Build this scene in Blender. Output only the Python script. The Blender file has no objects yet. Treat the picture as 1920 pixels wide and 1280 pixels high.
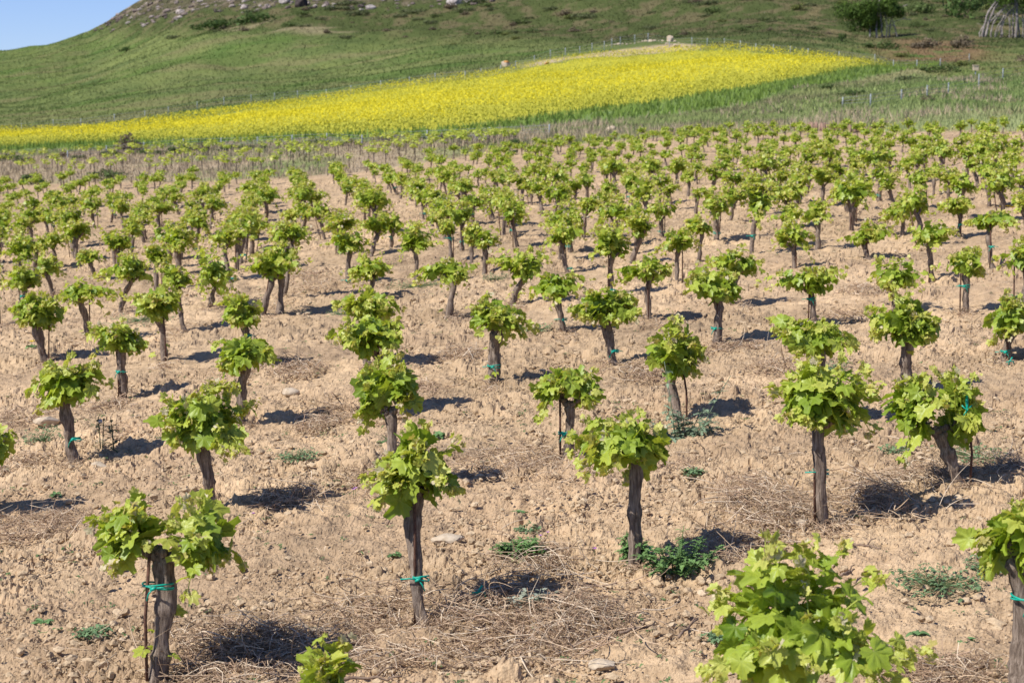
import bpy, math, random
import numpy as np
from mathutils import Vector, Matrix

SC = bpy.context.scene
COL = SC.collection
R = math.radians

# ---------------------------------------------------------------- camera, sky, sun, exposure
FPX = 3300.0                      # focal length in pixels of the 1920 wide photograph
PITCH = math.atan((640 - 250) / FPX)
cd = bpy.data.cameras.new('camera'); cam = bpy.data.objects.new('camera', cd); COL.objects.link(cam)
cd.sensor_width = 36.0; cd.lens = FPX / 1920 * 36.0
cd.clip_start = 0.1; cd.clip_end = 5000
cam.location = (0, 0, 0); cam.rotation_euler = (R(90) - PITCH, 0, 0)
cd.dof.use_dof = True; cd.dof.focus_distance = 10.5; cd.dof.aperture_fstop = 5.8
SC.camera = cam

SUN_DIR = Vector((0.60, 0.36, -0.74)).normalized()       # direction the light travels
w = bpy.data.worlds.new("World"); SC.world = w; w.use_nodes = True
nt = w.node_tree; nt.nodes.clear()
sky = nt.nodes.new('ShaderNodeTexSky'); sky.sky_type = 'NISHITA'; sky.sun_disc = False
sky.sun_elevation = math.asin(-SUN_DIR.z); sky.sun_rotation = math.atan2(-SUN_DIR.x, -SUN_DIR.y)
sky.air_density = 1.0; sky.dust_density = 0.15; sky.ozone_density = 3.0; sky.altitude = 1500
bg = nt.nodes.new('ShaderNodeBackground'); bg.inputs[1].default_value = 0.094
wo = nt.nodes.new('ShaderNodeOutputWorld')
tn = nt.nodes.new('ShaderNodeMix'); tn.data_type = 'RGBA'; tn.blend_type = 'MULTIPLY'; tn.inputs[0].default_value = 1; tn.inputs[7].default_value = (.78, .83, 1.12, 1)
nt.links.new(sky.outputs[0], tn.inputs[6]); nt.links.new(tn.outputs[2], bg.inputs[0]); nt.links.new(bg.outputs[0], wo.inputs[0])
sl = bpy.data.lights.new('sun', 'SUN'); sl.energy = 4.9; sl.angle = R(0.53); sl.color = (1.0, 0.95, 0.87)
so = bpy.data.objects.new('sun', sl); COL.objects.link(so)
so.rotation_euler = SUN_DIR.to_track_quat('-Z', 'Y').to_euler(); so.location = (-20, -20, 30)
SC.view_settings.view_transform = 'Standard'; SC.view_settings.look = 'None'
SC.view_settings.exposure = 0.42; SC.view_settings.gamma = 1.0
SC.cycles.max_bounces = 5; SC.cycles.diffuse_bounces = 3; SC.cycles.transmission_bounces = 2; SC.cycles.transparent_max_bounces = 4

# ---------------------------------------------------------------- numpy noise
def hsh(ix, iy, seed):
    h = (ix.astype(np.int64) * 374761393 + iy.astype(np.int64) * 668265263 + seed * 974634777) & 0xffffffff
    h = ((h ^ (h >> 13)) * 1274126177) & 0xffffffff
    h = ((h ^ (h >> 16)) * 2246822519) & 0xffffffff
    return ((h ^ (h >> 15)) & 0xffffff) / float(0x1000000)
def vnoise(x, y, seed=0):
    ix = np.floor(x); iy = np.floor(y); fx = x - ix; fy = y - iy
    fx = fx * fx * (3 - 2 * fx); fy = fy * fy * (3 - 2 * fy)
    a = hsh(ix, iy, seed); b = hsh(ix + 1, iy, seed); c = hsh(ix, iy + 1, seed); d = hsh(ix + 1, iy + 1, seed)
    return (a * (1 - fx) + b * fx) * (1 - fy) + (c * (1 - fx) + d * fx) * fy
def fbm(x, y, seed=0, o=4, g=0.5):
    s = 0; a = 1; t = 0
    for i in range(o):
        s = s + a * vnoise(x * 2 ** i + 17.3 * i, y * 2 ** i - 9.1 * i, seed + i); t += a; a *= g
    return s / t
def clods(x, y, cell, seed, prob=0.8, rmin=0.25, rmax=0.62):
    wx = x + (vnoise(x / cell * 2.3, y / cell * 2.3, seed + 50) - .5) * cell * 0.55
    wy = y + (vnoise(x / cell * 2.3, y / cell * 2.3, seed + 51) - .5) * cell * 0.55
    cx = np.floor(wx / cell); cy = np.floor(wy / cell); out = np.zeros_like(x)
    for i in (-1, 0, 1):
        for j in (-1, 0, 1):
            ax = cx + i; ay = cy + j
            px = (ax + hsh(ax, ay, seed)) * cell; py = (ay + hsh(ax, ay, seed + 1)) * cell
            rr = (rmin + (rmax - rmin) * hsh(ax, ay, seed + 2) ** 2) * cell
            on = hsh(ax, ay, seed + 3) < prob
            an = hsh(ax, ay, seed + 4) * 3.14; ca, sa = np.cos(an), np.sin(an); el = .75 + .5 * hsh(ax, ay, seed + 5)
            dx = (wx - px) / rr; dy = (wy - py) / rr; d1 = (dx * ca + dy * sa) / el; d2 = (-dx * sa + dy * ca) * el
            q = 1 - (np.abs(d1) ** 2.6 + np.abs(d2) ** 2.6)
            tilt = 1 + .45 * (hsh(ax, ay, seed + 6) - .5) * 2 * d1 + .45 * (hsh(ax, ay, seed + 7) - .5) * 2 * d2
            out = np.maximum(out, np.where(on & (q > 0), np.maximum(q, 0) ** .42 * rr * tilt * (.6 + .5 * hsh(ax, ay, seed + 8)), 0))
    return out

# ---------------------------------------------------------------- lie of the land
HP = 2.6; CP, SP = math.cos(PITCH), math.sin(PITCH); SLOPE = -0.068; Y0 = 150.0
def yh(x): return Y0 + SLOPE * (x - 960)
XC = np.array([-900., 0., 480., 960., 1440., 1700., 1920., 2900.])
KN = [  # (distance, line) beyond the flat of the vineyard, one list per bearing
    [(125, None), (200, 300), (260, 260), (430, 165)],
    [(125, None), (200, 250), (260, 205), (430, 90)],
    [(100, None), (115, 260), (200, 191), (260, 140), (430, -60)],
    [(80, None), (95, 243), (190, 128), (240, 100), (300, 50), (430, -120)],
    [(66, None), (100, 200), (150, 140), (190, 89), (240, 55), (430, -160)],
    [(60, None), (100, 178), (150, 138), (190, 108), (240, 60), (430, -180)],
    [(56, None), (75, 200), (105, 168), (150, 130), (190, 103), (240, 62), (430, -200)],
    [(56, None), (75, 150), (105, 110), (190, 30), (240, 0), (430, -260)],
]
DG = np.exp(np.linspace(math.log(4.0), math.log(430.), 900))
def _col(k):
    xk = XC[k]; kn = KN[k]; d0 = kn[0][0]
    ds = [d0] + [a for a, b in kn[1:]]; ys = [yh(xk) + HP * FPX / d0] + [b for a, b in kn[1:]]
    y = np.where(DG < d0, yh(xk) + HP * FPX / DG, np.interp(DG, ds, ys))
    lg = y.copy()                                   # soften the knots
    for _ in range(60):
        s = lg.copy(); s[1:-1] = (lg[:-2] + lg[1:-1] * 2 + lg[2:]) / 4; m = DG > d0 * 0.93; lg = np.where(m, s, lg); lg[-1] = y[-1]
    return lg
YT = np.stack([_col(k) for k in range(len(XC))])
def smooth_t(t): return t
def Yc(x, D):
    """image line of the bare ground at bearing x and distance D"""
    x = np.asarray(x, float); D = np.asarray(D, float)
    fd = np.clip((np.log(D) - math.log(4.0)) / (math.log(430.) - math.log(4.0)) * 899, 0, 898.999)
    i = fd.astype(int); f = fd - i
    k = np.clip(np.searchsorted(XC, x, side='right') - 1, 0, len(XC) - 2)
    t = np.clip((x - XC[k]) / (XC[k + 1] - XC[k]), 0, 1)
    a = YT[k, i] * (1 - f) + YT[k, i + 1] * f; b = YT[k + 1, i] * (1 - f) + YT[k + 1, i + 1] * f
    # subtract the plane first so that the vineyard stays an exact plane
    pl = yh(x) + HP * FPX / D
    pa = yh(XC[k]) + HP * FPX / D; pb = yh(XC[k + 1]) + HP * FPX / D
    ts = t * t * (3 - 2 * t)
    r = pl + (a - pa) * (1 - ts) + (b - pb) * ts
    return np.where(D < 50, pl, r)
STX = [-900, -300, 0, 90, 140, 165, 200, 235, 270, 320, 400, 600, 1000, 2900]
STY = [205, 130, 92, 82, 70, 64, 46, 20, -4, -35, -75, -140, -200, -300]
def Yfull(x, D):
    """adds the crest: the ground reaches the skyline at 430 m"""
    y = Yc(x, D); st = np.interp(x, STX, STY); y43 = Yc(x, np.full_like(np.asarray(x, float), 430.))
    t = np.clip((np.asarray(D, float) - 255) / 175, 0, 1.0)
    y = y + (st - y43) * t * t * (3 - 2 * t) * 1.0
    return y
def P(x, D, y=None):
    """world position of bearing x at distance D on the ground"""
    x = np.asarray(x, float); D = np.asarray(D, float)
    v = (Yfull(x, D) if y is None else y) - 640; u = x - 960
    X = D / FPX * u; Yw = D * CP - D / FPX * v * SP; Z = -D * SP - D / FPX * v * CP
    return X, Yw, Z
def low(X, Y):
    """gentle unevenness of the ground"""
    r = np.hypot(X, Y)
    f = (fbm(X * 0.9, Y * 0.9, 3, 3) - .5) * 0.11
    g = (fbm(X * 0.05, Y * 0.05, 9, 4) - .5) * 3.0 * np.clip((r - 90) / 200, 0, 1)
    return f * np.clip((r - 4) / 4, 0, 1) + g
def depth_of(x, y):
    """distance of the ground seen at photo position x, y"""
    lo, hi = 4.0, 429.0
    for _ in range(60):
        m = math.sqrt(lo * hi)
        if float(Yfull(x, m)) > y: lo = m
        else: hi = m
    return lo
def spot(x, y, dz=0.0):
    D = depth_of(x, y); X, Yw, Z = P(x, D)
    return Vector((float(X), float(Yw), float(Z) + float(low(np.array(X), np.array(Yw))) + dz)), D
KD = CP + SP * 490 / FPX
def plane_z(X, Y):
    D = (Y + HP * SP + SLOPE * SP * X) / KD
    return D * (-SP + CP * 490 / FPX) - SLOPE * CP * X - HP * CP, D
def gz(X, Y):
    """ground height inside the vineyard (flat part)"""
    X = np.asarray(X, float); Y = np.asarray(Y, float)
    return plane_z(X, Y)[0] + low(X, Y)
_D0 = 20.0
_x, _y, _z = P(1300., _D0); assert abs(float(plane_z(_x, _y)[0]) - float(_z)) < 1e-3, (plane_z(_x, _y), _z)

# ---------------------------------------------------------------- mesh helpers
def mesh_from(name, V, F, mat, parent=None, smooth=True, attrs=None, colors=None, link=True):
    V = np.asarray(V, np.float32); F = np.asarray(F, np.int32); k = F.shape[1]
    me = bpy.data.meshes.new(name)
    me.vertices.add(len(V)); me.vertices.foreach_set('co', V.ravel())
    me.loops.add(F.size); me.loops.foreach_set('vertex_index', F.ravel())
    me.polygons.add(len(F)); me.polygons.foreach_set('loop_start', np.arange(0, F.size, k, dtype=np.int32))
    me.polygons.foreach_set('loop_total', np.full(len(F), k, np.int32))
    me.polygons.foreach_set('use_smooth', np.full(len(F), smooth, bool))
    me.update(calc_edges=True)
    for an, av in (attrs or {}).items():
        a = me.attributes.new(an, 'FLOAT', 'POINT'); a.data.foreach_set('value', np.asarray(av, np.float32))
    if colors is not None:
        a = me.attributes.new('col', 'FLOAT_COLOR', 'POINT')
        c = np.ones((len(V), 4), np.float32); c[:, :3] = colors; a.data.foreach_set('color', c.ravel())
    me.materials.append(mat)
    o = bpy.data.objects.new(name, me)
    if link: COL.objects.link(o)
    if parent: o.parent = parent
    return o
class MB:
    def __init__(s): s.V = []; s.F = []; s.A = {}; s.C = []; s.n = 0
    def add(s, V, F, col=None, **at):
        V = np.asarray(V, float); F = np.asarray(F, int)
        if F.shape[1] == 4: F = np.concatenate([F[:, [0, 1, 2]], F[:, [0, 2, 3]]])
        s.V.append(V); s.F.append(F + s.n); s.n += len(V)
        for k, v in at.items(): s.A.setdefault(k, []).append(np.broadcast_to(np.asarray(v, float), (len(V),)))
        if col is not None: s.C.append(np.broadcast_to(np.asarray(col, float), (len(V), 3)))
    def build(s, name, mat, parent=None, smooth=True):
        return mesh_from(name, np.concatenate(s.V), np.concatenate(s.F), mat, parent, smooth,
                         {k: np.concatenate(v) for k, v in s.A.items()}, np.concatenate(s.C) if s.C else None)
def tube(path, rad, seg=8, bump=None, cap=True):
    path = np.asarray(path, float); n = len(path); rad = np.broadcast_to(np.asarray(rad, float), (n,))
    t = np.gradient(path, axis=0); t /= np.linalg.norm(t, axis=1)[:, None] + 1e-9
    ref = np.array([1., 0, 0]) if abs(t[0][0]) < .8 else np.array([0, 1., 0])
    V = []
    a = np.linspace(0, 2 * math.pi, seg, endpoint=False)
    for i in range(n):
        b = np.cross(t[i], ref); b /= np.linalg.norm(b) + 1e-9; c = np.cross(b, t[i]); ref = c if abs(np.dot(c, t[i])) < .9 else ref
        r = rad[i] * (np.ones(seg) if bump is None else bump(a, i / max(n - 1, 1)))
        V.append(path[i] + np.outer(np.cos(a) * r, c) + np.outer(np.sin(a) * r, b))
    V = np.concatenate(V); F = []
    j = np.arange(seg); jn = (j + 1) % seg
    for i in range(n - 1):
        F.append(np.stack([i * seg + j, i * seg + jn, (i + 1) * seg + jn, (i + 1) * seg + j], 1))
    F = np.concatenate(F); F = np.concatenate([F[:, [0, 1, 2]], F[:, [0, 2, 3]]])
    if cap:
        V = np.concatenate([V, path[:1], path[-1:]]); m = len(V)
        F = np.concatenate([F, np.stack([jn, j, np.full(seg, m - 2)], 1), np.stack([(n - 1) * seg + j, (n - 1) * seg + jn, np.full(seg, m - 1)], 1)])
    return V, F
def ico(sub=1):
    t = (1 + 5 ** .5) / 2
    V = [(-1, t, 0), (1, t, 0), (-1, -t, 0), (1, -t, 0), (0, -1, t), (0, 1, t), (0, -1, -t), (0, 1, -t), (t, 0, -1), (t, 0, 1), (-t, 0, -1), (-t, 0, 1)]
    F = [(0, 11, 5), (0, 5, 1), (0, 1, 7), (0, 7, 10), (0, 10, 11), (1, 5, 9), (5, 11, 4), (11, 10, 2), (10, 7, 6), (7, 1, 8), (3, 9, 4), (3, 4, 2), (3, 2, 6), (3, 6, 8), (3, 8, 9), (4, 9, 5), (2, 4, 11), (6, 2, 10), (8, 6, 7), (9, 8, 1)]
    V = [np.array(v, float) / math.sqrt(1 + t * t) for v in V]
    for _ in range(sub):
        c = {}; G = []
        def mid(a, b):
            k = (min(a, b), max(a, b))
            if k not in c: m = V[a] + V[b]; V.append(m / np.linalg.norm(m)); c[k] = len(V) - 1
            return c[k]
        for a, b, d in F:
            x, y, z = mid(a, b), mid(b, d), mid(d, a); G += [(a, x, z), (b, y, x), (d, z, y), (x, y, z)]
        F = G
    return np.array(V), np.array(F)
def rock_shape(rs, sub=2, rough=.22, cuts=7, flat=.65):
    V, F = ico(sub); V = V.copy()
    for _ in range(cuts):
        n = rs.normal(size=3); n /= np.linalg.norm(n); d = rs.uniform(.55, .85); s = V @ n
        V -= np.outer(np.maximum(s - d, 0), n)
    V *= 1 + (rs.random(len(V))[:, None] - .5) * rough * .5
    V *= np.array([rs.uniform(.8, 1.3), rs.uniform(.7, 1.1), flat * rs.uniform(.8, 1.2)])
    return V, F
def tag(o, label=None, cat=None, group=None, kind=None):
    if label: o['label'] = label
    if cat: o['category'] = cat
    if group: o['group'] = group
    if kind: o['kind'] = kind
    return o
def empty(name, loc, label=None, cat=None, group=None):
    e = bpy.data.objects.new(name, None); e.empty_display_size = .1; e.location = loc; COL.objects.link(e)
    return tag(e, label, cat, group)

# ---------------------------------------------------------------- materials
def mat(name):
    m = bpy.data.materials.new(name); m.use_nodes = True; n = m.node_tree.nodes; n.clear()
    out = n.new('ShaderNodeOutputMaterial'); return m, m.node_tree, out
def N(nt, t, **k):
    n = nt.nodes.new(t)
    for a, b in k.items(): setattr(n, a, b)
    return n
def ramp(nt, fac, stops):
    r = nt.nodes.new('ShaderNodeValToRGB'); e = r.color_ramp.elements
    while len(e) < len(stops): e.new(0.5)
    for i, (p, c) in enumerate(stops): e[i].position = p; e[i].color = (*c, 1)
    nt.links.new(fac, r.inputs[0]); return r.outputs[0]
def noise(nt, scale, detail=4, rough=.6, vec=None, dist=0):
    n = nt.nodes.new('ShaderNodeTexNoise'); n.inputs['Scale'].default_value = scale; n.inputs['Detail'].default_value = detail
    n.inputs['Roughness'].default_value = rough; n.inputs['Distortion'].default_value = dist
    if vec is not None: nt.links.new(vec, n.inputs['Vector'])
    return n.outputs['Fac']
def mixc(nt, fac, a, b, mode='MIX'):
    m = nt.nodes.new('ShaderNodeMix'); m.data_type = 'RGBA'; m.blend_type = mode; m.clamp_factor = True
    for s, v in ((0, fac), (6, a), (7, b)):
        if isinstance(v, (int, float)): m.inputs[s].default_value = v
        elif isinstance(v, tuple): m.inputs[s].default_value = (*v, 1)
        else: nt.links.new(v, m.inputs[s])
    return m.outputs[2]
def bsdf(nt, out, color, rough=.9, spec=.2, bump=None, bstr=.5, bdist=.01, trans=None, tfac=.35):
    p = nt.nodes.new('ShaderNodeBsdfPrincipled')
    if isinstance(color, tuple): p.inputs['Base Color'].default_value = (*color, 1)
    else: nt.links.new(color, p.inputs['Base Color'])
    p.inputs['Roughness'].default_value = rough; p.inputs['Specular IOR Level'].default_value = spec
    if bump is not None:
        b = nt.nodes.new('ShaderNodeBump'); b.inputs['Strength'].default_value = bstr; b.inputs['Distance'].default_value = bdist
        nt.links.new(bump, b.inputs['Height']); nt.links.new(b.outputs[0], p.inputs['Normal'])
    if trans is not None:
        t = nt.nodes.new('ShaderNodeBsdfTranslucent'); nt.links.new(trans, t.inputs[0]) if not isinstance(trans, tuple) else setattr(t.inputs[0], 'default_value', (*trans, 1))
        m = nt.nodes.new('ShaderNodeMixShader'); m.inputs[0].default_value = tfac
        nt.links.new(p.outputs[0], m.inputs[1]); nt.links.new(t.outputs[0], m.inputs[2]); nt.links.new(m.outputs[0], out.inputs[0])
    else: nt.links.new(p.outputs[0], out.inputs[0])
    return p
def attr(nt, name):
    a = nt.nodes.new('ShaderNodeAttribute'); a.attribute_name = name; return a
def geo(nt): return nt.nodes.new('ShaderNodeNewGeometry').outputs['Position']

def m_ground():
    m, t, o = mat('ground'); g = geo(t); a = attr(t, 'col')
    n1 = noise(t, 9, 6, .65, g); n2 = noise(t, 90, 3, .6, g)
    c = mixc(t, 1.0, a.outputs['Color'], ramp(t, n1, [(.3, (.72, .70, .68)), (.55, (1, 1, 1)), (.75, (1.15, 1.15, 1.16))]), 'MULTIPLY')
    c = mixc(t, .7, c, ramp(t, n2, [(.3, (.78, .77, .76)), (.6, (1.08, 1.08, 1.08))]), 'MULTIPLY')
    vo = N(t, 'ShaderNodeTexVoronoi'); vo.inputs['Scale'].default_value = 42; nz = t.nodes.new('ShaderNodeVectorMath'); nz.operation = 'MULTIPLY_ADD'
    t.links.new(N(t, 'ShaderNodeTexNoise').outputs['Color'], nz.inputs[0]); nz.inputs[1].default_value = (.05, .05, .05); t.links.new(g, nz.inputs[2]); t.links.new(g, nz.inputs[0].links[0].from_node.inputs['Vector']); nz.inputs[0].links[0].from_node.inputs['Scale'].default_value = 30
    t.links.new(nz.outputs[0], vo.inputs['Vector'])
    mm = N(t, 'ShaderNodeMath', operation='MULTIPLY_ADD'); t.links.new(vo.outputs['Distance'], mm.inputs[0]); mm.inputs[1].default_value = -1.1; t.links.new(noise(t, 120, 5, .75, g), mm.inputs[2])
    bsdf(t, o, c, 1.0, .05, mm.outputs[0], .55, .013); return m
def m_clod():
    m, t, o = mat('clod'); g = geo(t); a = attr(t, 'tint')
    c = ramp(t, a.outputs['Fac'], [(0, (.33, .235, .145)), (.5, (.46, .345, .22)), (.9, (.54, .42, .285)), (1, (.60, .49, .37))])
    c = mixc(t, .8, c, ramp(t, noise(t, 60, 4, .6, g), [(.3, (.8, .79, .78)), (.65, (1.08, 1.08, 1.08))]), 'MULTIPLY')
    bsdf(t, o, c, 1.0, .05, noise(t, 160, 4, .7, g), .5, .01); return m
def m_hill():
    m, t, o = mat('hill'); g = geo(t); a = attr(t, 'col')
    c = mixc(t, .9, a.outputs['Color'], ramp(t, noise(t, 1.6, 6, .7, g), [(.3, (.66, .68, .62)), (.55, (1, 1, 1)), (.75, (1.25, 1.2, 1.2))]), 'MULTIPLY')
    bsdf(t, o, c, 1.0, .03, noise(t, 2.5, 6, .7, g), .8, .25); return m
def m_vcol(name, tf=.3, rough=.75):
    m, t, o = mat(name); a = attr(t, 'col')
    bsdf(t, o, a.outputs['Color'], rough, .15, trans=a.outputs['Color'] if tf else None, tfac=tf); return m
def m_leaf():
    m, t, o = mat('vine_leaf'); a = attr(t, 'tint'); v = attr(t, 'vein')
    tc = N(t, 'ShaderNodeTexCoord').outputs['Object']
    c = ramp(t, a.outputs['Fac'], [(0, (.15, .25, .024)), (.30, (.31, .415, .05)), (.55, (.46, .53, .085)), (.8, (.58, .57, .16)), (.93, (.42, .32, .13)), (1, (.68, .60, .46))])
    c = mixc(t, .55, c, ramp(t, noise(t, 38, 3, .6, tc), [(.3, (.72, .76, .7)), (.6, (1.06, 1.05, 1.0)), (.8, (1.22, 1.12, 1.05))]), 'MULTIPLY')
    pw = N(t, 'ShaderNodeMath', operation='POWER'); pw.inputs[1].default_value = 5; t.links.new(v.outputs['Fac'], pw.inputs[0])
    mu = N(t, 'ShaderNodeMath', operation='MULTIPLY'); mu.inputs[1].default_value = .5; t.links.new(pw.outputs[0], mu.inputs[0])
    c = mixc(t, mu.outputs[0], c, (.36, .44, .12))
    tr = mixc(t, 1.0, c, (1.3, 1.22, .6), 'MULTIPLY')
    bsdf(t, o, c, .40, .38, noise(t, 70, 3, .6, tc), .35, .006, trans=tr, tfac=.42); return m
def m_bark():
    m, t, o = mat('bark'); tc = N(t, 'ShaderNodeTexCoord').outputs['Object']
    mp = N(t, 'ShaderNodeMapping'); mp.inputs['Scale'].default_value = (1, 1, .13); t.links.new(tc, mp.inputs[0])
    n = noise(t, 75, 6, .7, mp.outputs[0], .3); n2 = noise(t, 14, 4, .6, tc)
    c = ramp(t, n, [(.30, (.05, .036, .028)), (.46, (.17, .132, .105)), (.60, (.30, .245, .20)), (.78, (.46, .39, .335))])
    c = mixc(t, .6, c, ramp(t, n2, [(.3, (.65, .6, .58)), (.7, (1.15, 1.12, 1.08))]), 'MULTIPLY')
    bsdf(t, o, c, .95, .1, n, .9, .012); return m
def m_simple(name, c1, c2, sc=30, rough=.9, spec=.15, bd=.003, tf=0):
    m, t, o = mat(name); tc = N(t, 'ShaderNodeTexCoord').outputs['Object']; n = noise(t, sc, 5, .65, tc)
    c = ramp(t, n, [(.32, c1), (.68, c2)])
    bsdf(t, o, c, rough, spec, n, .5, bd, trans=c if tf else None, tfac=tf); return m
M = dict(ground=m_ground(), clod=m_clod(), hill=m_hill(), leaf=m_leaf(), bark=m_bark(),
         plant=m_vcol('plant', .30), straw=m_vcol('straw', .12, .85), far=m_vcol('far_plants', .25, .9),
         rust=m_simple('rust', (.055, .028, .020), (.15, .075, .05), 60, .85, .25),
         tie=m_simple('tie_plastic', (.0, .30, .21), (.01, .46, .34), 40, .4, .45, .001, .15),
         stone=m_simple('stone', (.36, .28, .19), (.56, .47, .36), 14, .95, .1, .01),
         grey_stone=m_simple('grey_stone', (.16, .14, .13), (.45, .40, .38), 1.5, .95, .1, .1),
         post=m_simple('galvanised_post', (.20, .22, .23), (.36, .39, .41), 12, .6, .3),
         wire=m_simple('fence_wire', (.16, .17, .18), (.28, .29, .30), 12, .6, .3),
         limb=m_simple('pale_limb', (.13, .11, .10), (.36, .32, .29), 2.2, .95, .1, .03),
         leafy=m_vcol('tree_leaf', .28, .6),
         crevice_dark=m_simple('crevice_dark', (.025, .02, .02), (.07, .055, .05), 2),  # near-black colour stands in for the shade inside a rock crevice
         twig=m_simple('twig', (.14, .09, .065), (.30, .22, .16), 40))

# ---------------------------------------------------------------- ground of the vineyard
EX = [-900, 0, 480, 640, 760, 900, 1100, 1280, 1440, 1920, 2900]
EY = [362, 346, 336, 328, 310, 288, 268, 252, 248, 245, 240]
def edge_y(x): return np.interp(x, EX, EY)
TX = [-900, 0, 230, 640, 800, 960, 1100, 1280, 1400, 1500, 1640, 1700, 1760]      # upper rim of the flower field
TY = [276, 253, 243, 179, 155, 131, 111, 93, 91, 103, 119, 129, 150]
BX = [-900, 0, 270, 640, 760, 860, 1000, 1280, 1400, 1640, 1700, 1760]            # lower rim of the flowers
BY = [286, 274, 265, 257, 249, 243, 224, 190, 166, 125, 122, 120]
GX = [-900, 0, 640, 900, 1280, 1400, 1500, 1700, 1760]                            # lower rim of the lush green margin
GY = [294, 281, 262, 247, 213, 196, 168, 133, 130]
def sm(a, b, v): t = np.clip((v - a) / (b - a + 1e-9), 0, 1); return t * t * (3 - 2 * t)
SOIL = np.array([.50, .362, .225])
def zone_color(x, y, D, X, Y):
    n1 = fbm(X * .09, Y * .05, 21, 5, .6); n2 = fbm(X * .35, Y * .25, 31, 4, .6); n3 = fbm(X * .02, Y * .02, 41, 3)
    nn = (n1 - .5) * 2; m2 = (n2 - .5) * 2
    g = np.stack([.145 + .07 * nn + .04 * m2, .185 + .06 * nn + .04 * m2, .070 + .03 * nn + .01 * m2], -1)        # hillside grass
    def mixin(c, wgt): nonlocal g; wgt = np.clip(wgt, 0, 1)[..., None]; g = g * (1 - wgt) + np.asarray(c) * wgt
    mixin((.22, .205, .11), sm(.52, .75, fbm(X * .05, Y * .16, 77, 4)) * .65)                        # drier streaks
    mixin((.10, .17, .045), sm(.55, .68, fbm(X * .07 + 5, Y * .10, 87, 4)) * .6)                     # greener hollows
    up = sm(0, 40, 95 - y + (x - 960) * .02 - 25 * (n2 - .5))
    mixin((.075, .095, .038), up * .9)                                                                # darker scrub high up
    mixin((.17, .14, .09), up * sm(.5, .62, n2) * .7)
    mixin((.29, .25, .17), sm(.50, .62, fbm(X * .08, Y * .2, 99, 3)) * sm(400, 440, x) * sm(700, 640, x) * sm(40, 52, y) * sm(76, 64, y) * .8)
    scree = sm(0, 22, np.interp(x, [100, 160, 240, 400, 600, 900, 1100], [40, 66, 48, 24, 12, 6, -20]) - y + 14 * (n2 - .5))
    mixin((.11, .095, .07), scree * .7); mixin((.26, .21, .185), scree * sm(.52, .64, fbm(X * .5, Y * .25, 53, 4)) * .9)
    rgt = sm(1400, 1560, x)
    mixin((.20, .26, .085), rgt * sm(95, 190, y) * .75)
    mixin((.30, .33, .15), rgt * sm(190, 215, y + 20 * (n1 - .5)) * .8)                               # pale meadow
    mixin((.23, .19, .11), rgt * sm(.60, .7, n2) * .5)
    mixin((.24, .15, .10), sm(150, 60, np.hypot((x - 1750) * .9, (y - 98) * 5)) * sm(.42, .55, n2) * .8)  # bare earth bank
    mixin((.30, .25, .14), sm(9, 3, np.abs(y - np.interp(x, [1470, 1560, 1640, 1720, 1800], [188, 168, 150, 134, 128]))) * sm(1470, 1500, x) * sm(1800, 1760, x) * .75)
    # verge between vineyard and flower field
    yb = np.interp(x, GX, GY); ye = edge_y(x)
    ver = sm(-2, 4, y - yb) * sm(1900, 1300, x)
    mixin((.22, .26, .095), ver)
    mixin((.18, .165, .09), ver * sm(.45, .6, n2) * .8)
    left = sm(930, 700, x)
    mixin((.40, .31, .21), ver * left * sm(268, 282, y - (x - 480) * -.03) * sm(.36, .5, n1) * .9)
    mixin((.12, .17, .045), ver * left * sm(330, 345, y + 15 * (n2 - .5) + (640 - x) * -.02) * .8)
    # lush margin and flowers
    yt = np.interp(x, TX, TY)
    inf = sm(0, 2.2, y - yt) * sm(2, -2, y - yb) * (x < 1775)
    mixin((.17, .24, .075), inf)
    fl = np.clip(sm(0, 3, y - yt) * sm(3, -9, y - np.interp(x, BX, BY) + 14 * (n2 - .5)), 0, 1) * sm(1690, 1600, x)
    mixin((.50, .46, .05), fl * inf * .85)
    # dirt track along the upper rim
    pth = sm(9, 7, yt - y) * sm(-1, 1, yt - y) * sm(960, 1020, x) * sm(1330, 1290, x)
    th = np.interp(x, [960, 1100, 1200, 1300], [3, 6, 10, 6]); pth = pth * sm(1, -1, (yt - y) - th)
    mixin((.50, .39, .29), pth)
    # tilled soil
    s = sm(-3, 3, y - ye + 5 * (n2 - .5))
    mixin(SOIL * .93, s)
    hf = (1 - s * 1.0)[..., None] * sm(0, 6, np.minimum(edge_y(x), np.interp(x, TX, TY)) - y)[..., None]; g = g * (1 - hf + hf * np.array([.89, .88, .76]))
    return np.clip(g, 0, 1)
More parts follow.
